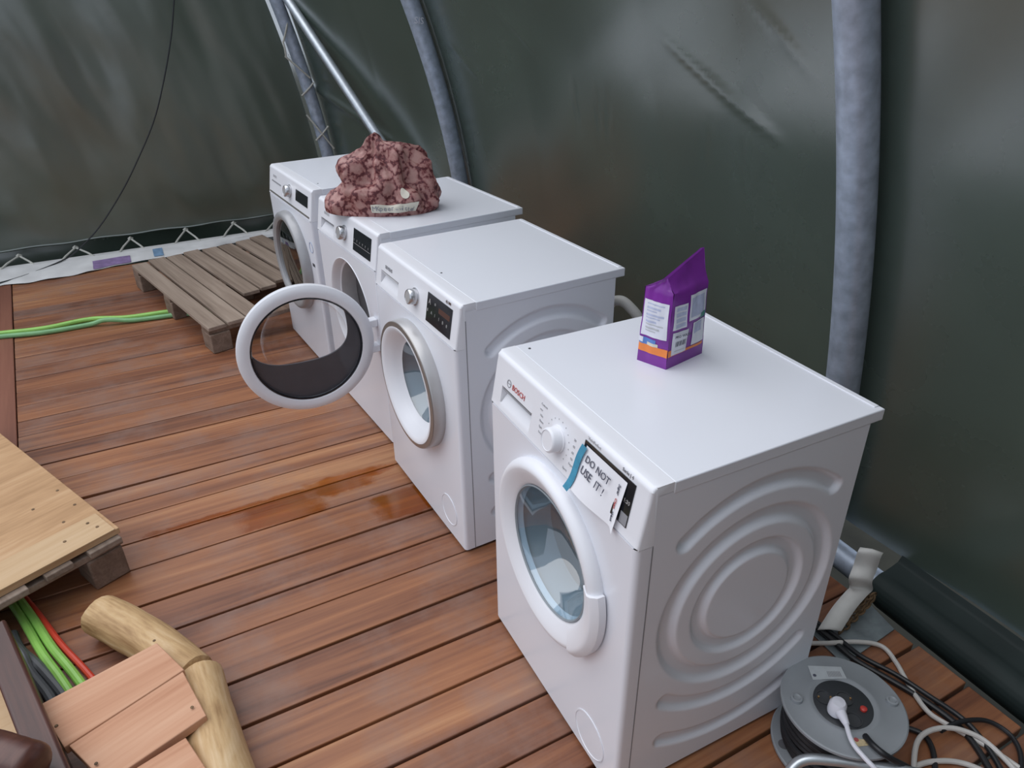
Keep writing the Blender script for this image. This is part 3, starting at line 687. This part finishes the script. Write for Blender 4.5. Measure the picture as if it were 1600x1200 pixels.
def bag_face(i, s, t, off=0., rnd=.0):
    a = bag_sec(t); p0, p1 = a[i], a[(i+1) % 4]
    p = p0*(1-s)+p1*s
    nrm = Vector(((p1-p0).y, -(p1-p0).x, 0)).normalized()
    bulge = .006*math.sin(PI*s)*math.sin(PI*min(1, t*1.2)) + .0035*noise.noise(Vector((s*5+i*7, t*5, 0)))*min(1, t*5)
    if t > .8: bulge *= .5
    return p+nrm*(bulge+off)-OB
m = MB()
for i in range(4): m.grid(14, 30, lambda a, b, i=i: bag_face(i, a, b))
m.add([q-OB for q in bag_sec(0)], [(3, 2, 1, 0)]); m.add([q-OB for q in bag_sec(1)], [(0, 1, 2, 3)])
bb = m.build('bag_body', 'purple_bag', db, ang=50)
def lab(name, i, s0, s1, t0, t1, mt, off=.0008, par=bb, nx=10, ny=12, cr=0):
    return MB().grid(nx, ny, lambda a, b: bag_face(i, s0+a*(s1-s0), t0+b*(t1-t0), off)).build(name, mt, par, ang=70)
lab('orange_band', 0, .0, 1, .11, .185, 'orange_print'); lab('orange_band', 1, .0, .12, .115, .175, 'orange_print'); lab('orange_band', 1, .12, .95, .115, .14, 'orange_print')
lab('front_label', 0, .05, .93, .27, .60, 'label_white', .0010)
for k in range(9): lab('label_print', 0, .18, .80-.12*(k % 3), .565-.031*k-.008*(k % 2), .575-.031*k, 'label_text' if k < 6 else 'print_pale', .0014, ny=2)
lab('picture_print', 0, .02, .60, .185, .25, 'blue_print', .0010); lab('picture_print', 0, .30, .68, .185, .215, 'cream', .0013); lab('picture_print', 0, .0, .16, .20, .25, 'label_white', .0013)
lab('side_label', 1, .06, .40, .36, .58, 'label_white', .0010); lab('side_label', 1, .08, .47, .12, .335, 'label_white', .0010)
for k in range(4): lab('label_print', 1, .12, .37, .375+.05*k, .41+.05*k, 'label_text', .0014, ny=3)
lab('side_label', 1, .46, .97, .40, .64, 'label_white', .0010); lab('side_label', 1, .60, .97, .15, .37, 'label_white', .0010)
lab('label_print', 1, .50, .90, .43, .61, 'label_text', .0014); lab('label_print', 1, .64, .88, .26, .36, 'label_text', .0014); lab('emblem', 1, .80, .96, .385, .44, 'green_print', .0016)
for k in range(11):
    lab('barcode_bar', 1, .16+.025*k, .16+.025*k+(.014 if k % 3 else .008), .195, .245, 'ink', .0015, nx=1, ny=2)
lab('label_print', 1, .15, .42, .15, .156, 'print_pale', .0015, ny=2)
_p = bag_face(1, .10, .288, .006); _q = bag_face(1, .45, .288, .008); text('label_lettering', 'PRO WASH', .0088, _p, _q-_p, (0, 0, 1), 'ink', bb)
# patterned cloth bag on the dryer
cbx, cby = -1.265, .185
cb = empty('cloth_bag', (cbx, cby, HM), 0, 'crumpled pink and maroon patterned bag on top of the dryer', 'bag')
def bag_pt(a, b):
    th = a*2*PI; e1 = Vector((.42, .907, 0)); e2 = Vector((.907, -.42, 0))
    prof_r = [(0, .0, 1.0), (.02, .012, 1.04), (.12, .04, 1.07), (.3, .09, .99), (.48, .14, .83), (.64, .185, .62), (.78, .215, .42), (.87, .232, .25), (.94, .255, .13), (1, .275, .0)]
    for i in range(len(prof_r)-1):
        if prof_r[i][0] <= b <= prof_r[i+1][0]+1e-9:
            t = (b-prof_r[i][0])/(prof_r[i+1][0]-prof_r[i][0]); z = prof_r[i][1]*(1-t)+prof_r[i+1][1]*t; k = prof_r[i][2]*(1-t)+prof_r[i+1][2]*t; break
    c, s = math.cos(th), math.sin(th)
    ra = .195*(1+.10*math.cos(th-2.9)*1+.05*math.cos(3*th+1)); rb = .120*(1+.08*math.cos(2*th))
    p = e1*(c*ra*k)+e2*(s*rb*k)
    q = Vector((c*1.6, s*1.6, z*14))
    f = noise.noise(q*1.1+Vector((4, 0, 0)))*.034+noise.noise(Vector((q.x*2.4, q.y*2.4, q.z*.8)))*.020+(.5-abs(noise.noise(Vector((q.x*2.2+3, q.y*2.2, q.z*.7)))))*.022-.011+noise.noise(q*5.0)*.003
    amp = min(1, z/.03)*min(1, (1-b)*6+.15)
    rad = Vector((p.x, p.y, 0)); rad = rad.normalized() if rad.length > 1e-6 else Vector((0, 0, 0))
    p = p+rad*f*amp+e1*(-.030*max(0, (z-.12)/.15))
    z = max(0, z+(f*.6*amp if z > .02 else 0))
    if c > .1 and z > .12: z += .060*min(1, (c-.1)*1.6)*min(1, (z-.12)/.06)*max(0, 1-b)*1.6
    if c < -.3: p = p-e1*(.045*(-c-.3)*max(0, 1-z/.05))+e1*(.035*(-c-.3)*math.exp(-((z-.10)/.03)**2))
    return (p.x, p.y, z)
cbm = MB().grid(96, 60, bag_pt).build('bag_body', 'bag_cloth', cb, ang=70)
def bag_patch(name, a0, a1, b0, b1, mt, off=.003):
    def f(a, b):
        q = Vector(bag_pt(a0+a*(a1-a0), b0+b*(b1-b0))); n = Vector((q.x, q.y, .05)).normalized(); return tuple(q+n*off)
    return MB().grid(16, 6, f).build(name, mt, cbm, ang=70)
bag_patch('printed_band', .155, .285, .035, .135, 'cream')
def oval(ca, cb_, ra_, rb_):
    vs = []; fs = []; n = 24
    for k in range(4):
        for j in range(n):
            q = Vector(bag_pt(ca+ra_*k/3*math.cos(2*PI*j/n), cb_+rb_*k/3*math.sin(2*PI*j/n))); nv = Vector((q.x, q.y, .05)).normalized(); vs.append(tuple(q+nv*.003))
    for k in range(3):
        for j in range(n): fs.append((k*n+j, k*n+(j+1) % n, (k+1)*n+(j+1) % n, (k+1)*n+j))
    return MB().add(vs, fs).build('light_oval', 'cream', cbm, ang=80)
oval(.190, .27, .012, .075)
wd_ = 'MKpeerewittel'
for k, ch in enumerate(wd_):
    a_ = .282-(.122)*k/len(wd_); q = Vector(bag_pt(a_, .05)); q2 = Vector(bag_pt(a_-.008, .05)); q3 = Vector(bag_pt(a_, .12)); nv = Vector((q.x, q.y, .05)).normalized()
    text('lettering', ch, .027, q+nv*.006, q2-q, q3-q, 'print_grey', cbm)
# ------------------------------------------------------------------ weathered pallet by the end wall
pa = empty('wooden_pallet', (-2.165, -.50, 0), PI-math.radians(-14.0), 'weathered grey wooden pallet lying by the end tarpaulin', 'pallet')
# local +x runs away from the camera along the boards; local -y is towards the machines
offs = [0, .098, .20, .31, .415, .52, .63, .735]
for i, o in enumerate(offs):
    wd = .090 if i else .086; x0 = random.uniform(-.012, .012)+(.0 if i < 3 else .19+.035*i); x1 = 1.20+random.uniform(-.012, .012)
    if i == 1: wd = .094
    m = MB().box((-(x1-x0)/2, -wd/2, -.01), ((x1-x0)/2, wd/2, .01)); o_ = m.build('board', 'grey_wood', pa, bevel=.003); o_.location = ((x0+x1)/2, -(o+wd/2), .133+random.uniform(-.003, .003)); o_.rotation_euler = (0, 0, random.uniform(-.006, .006))
for x in (.05, .60, 1.14):
    m = MB().box((-.05, -.41, -.011), (.05, .41, .011)).build('cross_board', 'block_wood', pa, bevel=.003); m.location = (x+(.12 if x < .1 else 0)*0, -.41, .111)
    if x < .1: m.scale = (1, .55, 1); m.location = (x, -.225, .111)
    for y in (.05, .40, .76):
        if x < .1 and y > .39: continue
        b_ = MB().box((-.06, -.05, -.05), (.06, .05, .05)).build('block', 'block_wood', pa, bevel=.005); b_.location = (x, -y, .05)
# ------------------------------------------------------------------ pallet with board at the left
e1 = Vector((-.904, -.427, 0)).normalized(); e2 = Vector((e1.y, -e1.x, 0)); e2 = e2 if e2.x > 0 else -e2
P0 = Vector((-.692, -.922, 0)); ang1 = math.atan2(e1.y, e1.x)
pl = empty('wooden_pallet', P0, ang1, 'grey wooden pallet carrying the plywood sheet, left edge of photo', 'pallet')
sg = 1 if Vector((-math.sin(ang1), math.cos(ang1), 0)).dot(e2) > 0 else -1
for i, o in enumerate((.045, .175, .31, .45, .60, .74)):
    wd = (.095, .075, .10, .10, .10, .10)[i]
    m = MB().box((-.6, -wd/2, -.010), (.6, wd/2, .010)).build('board', 'grey_wood', pl, bevel=.003); m.location = (.6-.012+random.uniform(-.015, .015), sg*(o+.01), .139)
for x in (.055, .6, 1.14):
    m = MB().box((-.05, -.41, -.011), (.05, .41, .011)).build('cross_board', 'grey_wood', pl, bevel=.003); m.location = (x, sg*.41, .118)
    for y in (.06, .41, .76):
        b_ = MB().box((-.055, -.052, -.0535), (.055, .052, .0535)).build('block', 'block_wood', pl, bevel=.006); b_.location = (x, sg*y, .0535)
so = empty('plywood_sheet', P0+Vector((0, 0, .150)), ang1, 'light tan plywood sheet with nail holes lying on the left pallet', 'plywood sheet')
MB().box((.0, min(sg*.0, sg*.9), 0), (1.25, max(sg*.0, sg*.9), .020)).build('sheet', 'ply', so, bevel=.002)
MB().box((-.002, min(sg*.012, sg*.9), .0195), (.12, max(sg*.012, sg*.9), .024)).build('edge_strip', 'tan_wood', so, bevel=.001)
for (x, y) in ((.05, .04), (.09, .05), (.16, .09), (.22, .03), (.30, .12), (.06, .13), (.34, .03), (.4, .2)):
    MB().lathe([(.005, .0), (.0045, .0012), (0, .001)], 10, (x, sg*y, .0242 if x < .12 else .020)).build('nail', 'rust', so)
# ------------------------------------------------------------------ hoses and cables on the left
def hose(name, pts, r, mt, label, cat='hose', group=None, k=8):
    return tag(MB().tube(smooth(pts, k), r, 10).build(name, mt), label, cat, group)
hose('garden_hose', [pz(-60, 527, .014), pz(0, 521, .014), pz(70, 513, .014), pz(140, 499, .014), pz(200, 496, .014), pz(272, 486, .014), Vector((-2.74, -.50, .014)), Vector((-2.70, -.30, .014))], .013, 'green_hose', 'light green hose running under the weathered pallet, farther of the pair')
hose('garden_hose', [pz(-60, 532, .014), pz(0, 526, .014), pz(70, 519, .014), pz(140, 507, .014), pz(165, 500, .030), pz(210, 500, .014), pz(274, 492, .014), Vector((-2.69, -.49, .014)), Vector((-2.65, -.30, .014))], .0125, 'green_hose_dull', 'duller green hose running under the weathered pallet, nearer of the pair')
def run(u0, v0, u1, v1, z, ext0=.5, ext1=.25):
    a, b = pz(u0, v0, z), pz(u1, v1, z); d = (b-a).normalized(); return [a-d*ext0, a-d*.2, a, (a+b)/2+Vector((.004, -.003, 0)), b, b+d*ext1]
hose('garden_hose', run(38, 972, 100, 1068, .015), .0115, 'green_hose', 'green hose emerging under the plywood pallet beside dark cables')
hose('garden_hose', run(52, 966, 118, 1056, .015), .0115, 'green_hose', 'green hose emerging under the plywood pallet beside red hose')
hose('red_hose', run(62, 962, 136, 1050, .009), .0085, 'red_hose', 'thin red hose emerging under the plywood pallet')
hose('dark_hose', [pz(20, 990, .012), pz(32, 1015, .012), pz(60, 1040, .012), pz(95, 1080, .012), pz(115, 1110, .012)], .0125, 'grey_hose', 'dark grey cable nearest the green hoses at lower left', 'cable')
hose('dark_hose', [pz(14, 1000, .012), pz(34, 1022, .034), pz(48, 1050, .012), pz(75, 1085, .012), pz(92, 1115, .012)], .0125, 'grey_hose', 'dark grey cable nearest the dark timber post at lower left', 'cable')
# ------------------------------------------------------------------ bench of pale boards on logs
def log(name, a, b, r, label, mt='log_wood', bend=.0, taper=1.):
    a, b = Vector(a), Vector(b); L_ = (b-a).length; d = (b-a).normalized(); q = d.to_track_quat('Z', 'Y'); n = 20; vs = []; fs = []; m = 28
    for i in range(m+1):
        t = i/m; e = min(t, 1-t)*L_; k = 1 if e > .02 else math.sqrt(max(.25, 1-((.02-e)/.02)**2*.75))
        for j in range(n):
            an = 2*PI*j/n; rr = r*(1+(taper-1)*t)*k*(1+.06*noise.noise(Vector((math.cos(an)*1.3, math.sin(an)*1.3, t*3+r*50)))+.025*noise.noise(Vector((math.cos(an)*4, math.sin(an)*4, t*8))))
            vs.append((rr*math.cos(an)+bend*math.sin(PI*t), rr*math.sin(an), t*L_))
    for i in range(m):
        for j in range(n): fs.append((i*n+j, i*n+(j+1) % n, (i+1)*n+(j+1) % n, (i+1)*n+j))
    fs += [tuple(range(n-1, -1, -1)), tuple(m*n+j for j in range(n))]
    o = MB().add(vs, fs).build(name, mt, ang=50); o.location = a; o.rotation_mode = 'QUATERNION'; o.rotation_quaternion = q
    if label: tag(o, label, 'log')
    return o
bn = empty('log_bench', (-.1, -.95, 0), 0, 'low wooden bench of pale pinkish boards nailed onto peeled logs', 'bench')
def local(o, par):
    o.parent = par; o.location = Vector(o.location)-Vector(par.location); 
    return o
l1 = local(log('log_rail', pz(152, 958, .062), pz(310, 1062, .066), .058, None, bend=.012), bn)
l2 = local(log('log_rail', pz(312, 1052, .07)+Vector((.0, .0, 0)), pz(368, 1260, .07), .056, None, 'log_wood', bend=-.008, taper=1.15), bn)
c1, c2, c3, c4 = pz(60, 1102, .15), pz(245, 1004, .15), pz(288, 1046, .15), pz(100, 1168, .15)
c5, c6, c7, c8 = pz(322, 1116, .15), pz(165, 1222, .15), pz(365, 1190, .15), pz(215, 1300, .15)
def board_quad(pts, th, par, mt='pink_wood'):
    pts = [Vector(p) for p in pts]; cen = sum(pts, Vector())/4; ax = (pts[1]-pts[0]).normalized(); ang = math.atan2(ax.y, ax.x)-PI/2
    R_ = Matrix.Rotation(-ang, 3, 'Z'); loc = [R_ @ (p-cen) for p in pts]
    vs = [(p.x, p.y, th/2) for p in loc]+[(p.x, p.y, -th/2) for p in loc]
    o = MB().add(vs, [(0, 1, 2, 3), (7, 6, 5, 4), (0, 4, 5, 1), (1, 5, 6, 2), (2, 6, 7, 3), (3, 7, 4, 0)]).build('board', mt, par, bevel=.002)
    import bmesh
    b2 = bmesh.new(); b2.from_mesh(o.data); bmesh.ops.recalc_face_normals(b2, faces=b2.faces); b2.to_mesh(o.data); b2.free()
    o.location = cen-Vector(par.location)-Vector((0, 0, th/2)); o.rotation_euler = (0, 0, ang); return o
board_quad([c1, c2, c3, c4], .024, bn)
bo = board_quad([pz(108, 1166, .143), pz(286, 1050, .143), c5, c6], .024, bn)
bo = board_quad([pz(170, 1226, .143), pz(290, 1152, .143), pz(345, 1235, .143), pz(240, 1310, .143)], .024, bn)
for u, v in ((241, 1001), (300, 1105), (88, 1134), (96, 1178), (150, 1193)):
    q = pz(u, v, .151); MB().lathe([(.004, 0), (.0035, .001), (0, .0012)], 10, q-Vector(bn.location)).build('nail', 'rust', bn)
l3 = local(log('log_rail', (-.03, -.975, .062), (.32, -.90, .062), .05, None, 'log_wood'), bn)
# dark stained timbers in the lower left corner
A, B = pz(2, 985, .20), pz(88, 1200, .23)
def beam(name, A, B, wd, th, mt, label, cat='timber'):
    d = (B-A).normalized(); up = Vector((0, 0, 1)); s = d.cross(up).normalized(); u2 = s.cross(d); fr = Matrix(((d.x, s.x, u2.x, A.x), (d.y, s.y, u2.y, A.y), (d.z, s.z, u2.z, A.z), (0, 0, 0, 1)))
    o = MB().box((0, -wd/2, -th), ((B-A).length, wd/2, 0)).build(name, mt, bevel=.008, seg=3); o.matrix_world = fr
    return tag(o, label, cat)
beam('timber_post', pz(-14, 975, .20), pz(84, 1215, .20), .060, .198, 'dark_wood', 'dark stained timber post at lower left beside the pale bench')
beam('timber_board', pz(-55, 985, .03), pz(30, 1240, .03), .13, .028, 'tan_wood', 'tan board lying beneath the dark stained timber post at lower left', 'board')
log('dark_log', pz(-40, 1172, .249), pz(60, 1202, .249), .047, 'round dark stained log end in the lower left corner', 'dark_wood')
# ------------------------------------------------------------------ cable reel lying on its back
RC = Vector((.728, .524, 0)); RR = .135
re_ = empty('cable_reel', RC, 0, 'grey plastic cable reel with black cable lying on deck at lower right', 'cable reel')
def flange(z, name, holes):
    return MB().lathe([(.052, .0), (RR-.004, .0), (RR, .002), (RR, .008), (RR-.003, .010), (.082, .0085), (.078, .011), (.070, .011), (.064, .007), (.052, .007)], 80, (0, 0, z), close=True).build(name, 'reel_grey', re_, ang=35)
fb = flange(.006, 'back_flange', None); ft = flange(.145, 'front_flange', None)
hq = pz(1225, 1162, .018)-RC; MB().lathe([(.013, 0), (.013, .0008), (0, .0008)], 24, (hq.x, hq.y, .0152)).build('flange_hole', 'slit_dark', fb)
MB().lathe([(.055, .016), (.055, .145)], 40).build('core', 'reel_grey', re_)
for L_ in range(3):
    for k in range(7):
        z = .024+.0165*k+(.008 if L_ == 1 else 0); r = .082+.014*L_+random.uniform(-.004, .003)
        if z > .138: continue
        pts = [(r*math.cos(a), r*math.sin(a), z+.004*math.sin(3*a+k+L_)) for a in [2*PI*i/48 for i in range(48)]]
        MB().tube(pts, .0078, 8, closed=True).build('cable_turn', 'black_cable', re_)
ZT = .156
so_ = MB().lathe([(.064, -.012), (.064, .0), (.060, .002), (0, .002)], 56, (0, 0, ZT-.003)).build('socket_plate', 'reel_socket', ft, ang=35)
def on_top(u, v, z=ZT): q = pz(u, v, z); return Vector((q.x-RC.x, q.y-RC.y, z))
for u, v in ((1288, 1090), (1319, 1092), (1333, 1125)):
    q = on_top(u, v); MB().lathe([(.019, -.001), (.019, .0025), (.017, .0025), (.016, -.0), (0, -.0005)], 32, q).build('socket', 'dark_plastic', so_)
    if v < 1100:
        for sg_ in (-1, 1): MB().tube([q+Vector((.0135*sg_*.5, .0135*sg_*.86, -.001)), q+Vector((.0135*sg_*.5, .0135*sg_*.86, .004))], .0022, 8).build('earth_clip', 'brass', so_)
MB().lathe([(.0075, 0), (.0075, .005), (.005, .007), (0, .0075)], 20, on_top(1349, 1109)).build('reset_button', 'red_button', so_)
for u, v in ((1244, 1094), (1393, 1098)):
    MB().lathe([(.014, -.004), (.013, .010), (.009, .011), (.006, .008), (0, .008)], 24, on_top(u, v, .152)).build('boss', 'reel_grey', ft, ang=40)
q0, q1, q2, q3 = [on_top(u, v, .1562) for u, v in ((1262, 1040), (1314, 1042), (1323, 1060), (1270, 1062))]
MB().add([q0, q1, q2, q3], [(3, 2, 1, 0)]).build('label', 'sticker', ft)
for k in range(9):
    t0 = .50+.045*k; A0 = q0.lerp(q1, t0); B0 = q3.lerp(q2, t0); A1 = q0.lerp(q1, t0+.022); B1 = q3.lerp(q2, t0+.022)
    a_, b_, c_, d2 = A0.lerp(B0, .4), A1.lerp(B1, .4), A1.lerp(B1, .85), A0.lerp(B0, .85)
    MB().add([v+Vector((0, 0, .0005)) for v in (a_, b_, c_, d2)], [(3, 2, 1, 0)]).build('barcode_bar', 'print_grey', ft)
MB().lathe([(.004, .0), (.004, .0006), (0, .0006)], 16, q0.lerp(q3, .7).lerp(q1.lerp(q2, .7), .1)).build('label_mark', 'ink', ft)
q0, q1, q2, q3 = [on_top(u, v, .1558) for u, v in ((1330, 1153), (1356, 1156), (1362, 1164), (1338, 1167))]
MB().add([q0, q1, q2, q3], [(3, 2, 1, 0)]).build('warning_label', 'warn_sticker', ft)
MB().lathe([(.005, 0), (.005, .0005), (0, .0005)], 14, q0.lerp(q2, .25)).build('label_mark', 'red_ink', ft)
hp = [pz(1200, 1300, .02), pz(1222, 1240, .06), pz(1236, 1203, .10), pz(1258, 1187, .118), pz(1300, 1188, .122), pz(1350, 1195, .122), pz(1420, 1206, .12), pz(1500, 1222, .10), pz(1540, 1250, .03)]
MB().tube(smooth([v-RC for v in hp], 8), .0115, 14).build('tube_stand', 'bright_steel', re_)
# plug and cables around the reel
pg = empty('power_plug', pz(1306, 1112, .16), 0, 'white power plug pushed into the cable reel socket', 'plug')
pd = (pz(1321, 1140, .16)-pz(1306, 1112, .16)).normalized()
MB().lathe([(0, 0), (.0185, 0), (.0195, .006), (.0185, .026), (.014, .034), (0, .036)], 28, (0, 0, 0)).build('plug_body', 'label_white', pg, ang=50)
MB().tube([pd*.010+Vector((0, 0, .017)), pd*.026+Vector((0, 0, .017)), pd*.044+Vector((0, 0, .015))], .009, 12, rs=[.013, .010, .0065]).build('cable_sleeve', 'label_white', pg)
lead = [pd*.040+Vector((0, 0, .015))]+[pz(u, v, z)-pg.location for u, v, z in ((1332, 1160, .172), (1352, 1185, .168), (1372, 1206, .155), (1400, 1240, .10), (1430, 1280, .03))]
MB().tube(smooth(lead, 6), .0052, 10).build('lead', 'label_white', pg)
def cab(pts, r, mt, label, k=8): return hose('cable', [pz(u, v, z) for u, v, z in pts], r, mt, label, 'cable', None, k)
cab([(1240, 1005, .02), (1290, 1005, .02), (1340, 1003, .016), (1378, 1010, .010), (1400, 1035, .008), (1420, 1070, .008), (1448, 1110, .012), (1480, 1132, .009), (1540, 1165, .009), (1600, 1205, .008), (1640, 1235, .008)], .0062, 'white_cable', 'white cable running from behind the nearest machine across the deck')
cab([(1432, 1240, .02), (1428, 1195, .030), (1434, 1158, .034), (1455, 1141, .034), (1490, 1138, .030), (1530, 1152, .020), (1562, 1178, .014), (1592, 1212, .01), (1610, 1250, .01)], .0062, 'white_cable', 'white cable looped on deck right of the cable reel')
cab([(1400, 1225, .012), (1432, 1197, .012), (1470, 1189, .012), (1510, 1194, .010), (1560, 1215, .01)], .0062, 'white_cable', 'short curve of white cable at the bottom edge right of reel')
cab([(1270, 975, .02), (1300, 1000, .016), (1335, 1030, .010), (1390, 1062, .008), (1440, 1092, .008), (1490, 1128, .009), (1520, 1160, .008), (1545, 1200, .008), (1560, 1230, .008)], .0078, 'black_cable', 'thick black cable leading diagonally from behind the machine past reel')
cab([(1270, 968, .02), (1305, 993, .018), (1345, 1025, .020), (1400, 1054, .020), (1448, 1085, .018), (1500, 1120, .022), (1530, 1150, .012), (1560, 1195, .010), (1580, 1240, .01)], .0065, 'black_cable', 'thinner black cable lying along the thick black cable')
cab([(1470, 1142, .030), (1500, 1128, .028), (1540, 1126, .018), (1574, 1144, .010), (1592, 1170, .010), (1596, 1200, .01), (1592, 1240, .01)], .0058, 'black_cable', 'black cable loop near the wall foot at lower right')
cab([(1380, 1128, .010), (1420, 1138, .010), (1445, 1150, .010), (1458, 1175, .010), (1462, 1215, .01)], .0065, 'black_cable', 'black cable bending from the reel toward the bottom edge')
cab([(1352, 1150, .158), (1365, 1165, .168), (1388, 1183, .160), (1420, 1200, .11), (1470, 1230, .02)], .0068, 'black_cable', 'black cable crossing the reel face from its socket plate')
# zinc plate, rusty chain, white strip
q = [pz(u, v, .001) for u, v in ((1397, 985), (1352, 938), (1262, 985), (1318, 1040))]
cen = sum(q, Vector())/4
zp = MB().add([v-cen for v in q]+[v-cen+Vector((0, 0, .005)) for v in q], [(3, 2, 1, 0), (4, 5, 6, 7), (0, 1, 5, 4), (1, 2, 6, 5), (2, 3, 7, 6), (3, 0, 4, 7)])
zo = zp.build('zinc_plate', 'zinc_plate', bevel=.001); zo.location = cen; tag(zo, 'galvanised metal base plate on deck behind the nearest machine', 'metal plate')
zc = empty('rusty_chain', pz(1335, 965, .01), 0, 'short rusty chain heaped on the metal plate under white strip', 'chain')
path = [pz(u, v, z) for u, v, z in ((1315, 985, .014), (1328, 972, .016), (1340, 960, .02), (1350, 950, .028), (1358, 940, .036), (1364, 930, .045), (1350, 936, .05), (1340, 946, .04), (1328, 958, .03))]
for i in range(len(path)-1):
    for h in (0, .5):
        c = path[i].lerp(path[i+1], h)-zc.location; d = (path[i+1]-path[i]).normalized(); side = Vector((0, 0, 1)).cross(d).normalized() if (i*2+int(h*2)) % 2 else Vector((0, 0, 1))
        pts = [c+d*(.014*math.cos(a))+side*(.008*math.sin(a)) for a in [2*PI*k/14 for k in range(14)]]
        MB().tube(pts, .0030, 6, closed=True).build('link', 'rust', zc)
rp = smooth([pz(1296, 985, .03), pz(1318, 952, .055), pz(1338, 928, .075), pz(1346, 918, .085), py(1345, 905, .90), py(1352, 886, .925), py(1358, 868, .93), py(1362, 860, .945)], 6)
wdv = []
m = MB(); vs = []
for i, p in enumerate(rp):
    t = i/(len(rp)-1); wv = (Vector((.55, .80, .05))*(1-t)+Vector((.62, .72, -.12))*t).normalized()*.031
    up_ = Vector((0, 0, .004*math.sin(t*9)))
    vs += [p-wv+up_, p+up_+Vector((.0, 0, .004)), p+wv+up_]
m.add(vs, [f for i in range(len(rp)-1) for f in ((3*i, 3*i+1, 3*i+4, 3*i+3), (3*i+1, 3*i+2, 3*i+5, 3*i+4))])
ws = m.build('webbing_strip', 'webbing', ang=80); sd = ws.modifiers.new('thick', 'SOLIDIFY'); sd.thickness = .002
tag(ws, 'folded off-white webbing strip standing up behind the nearest machine', 'strap')
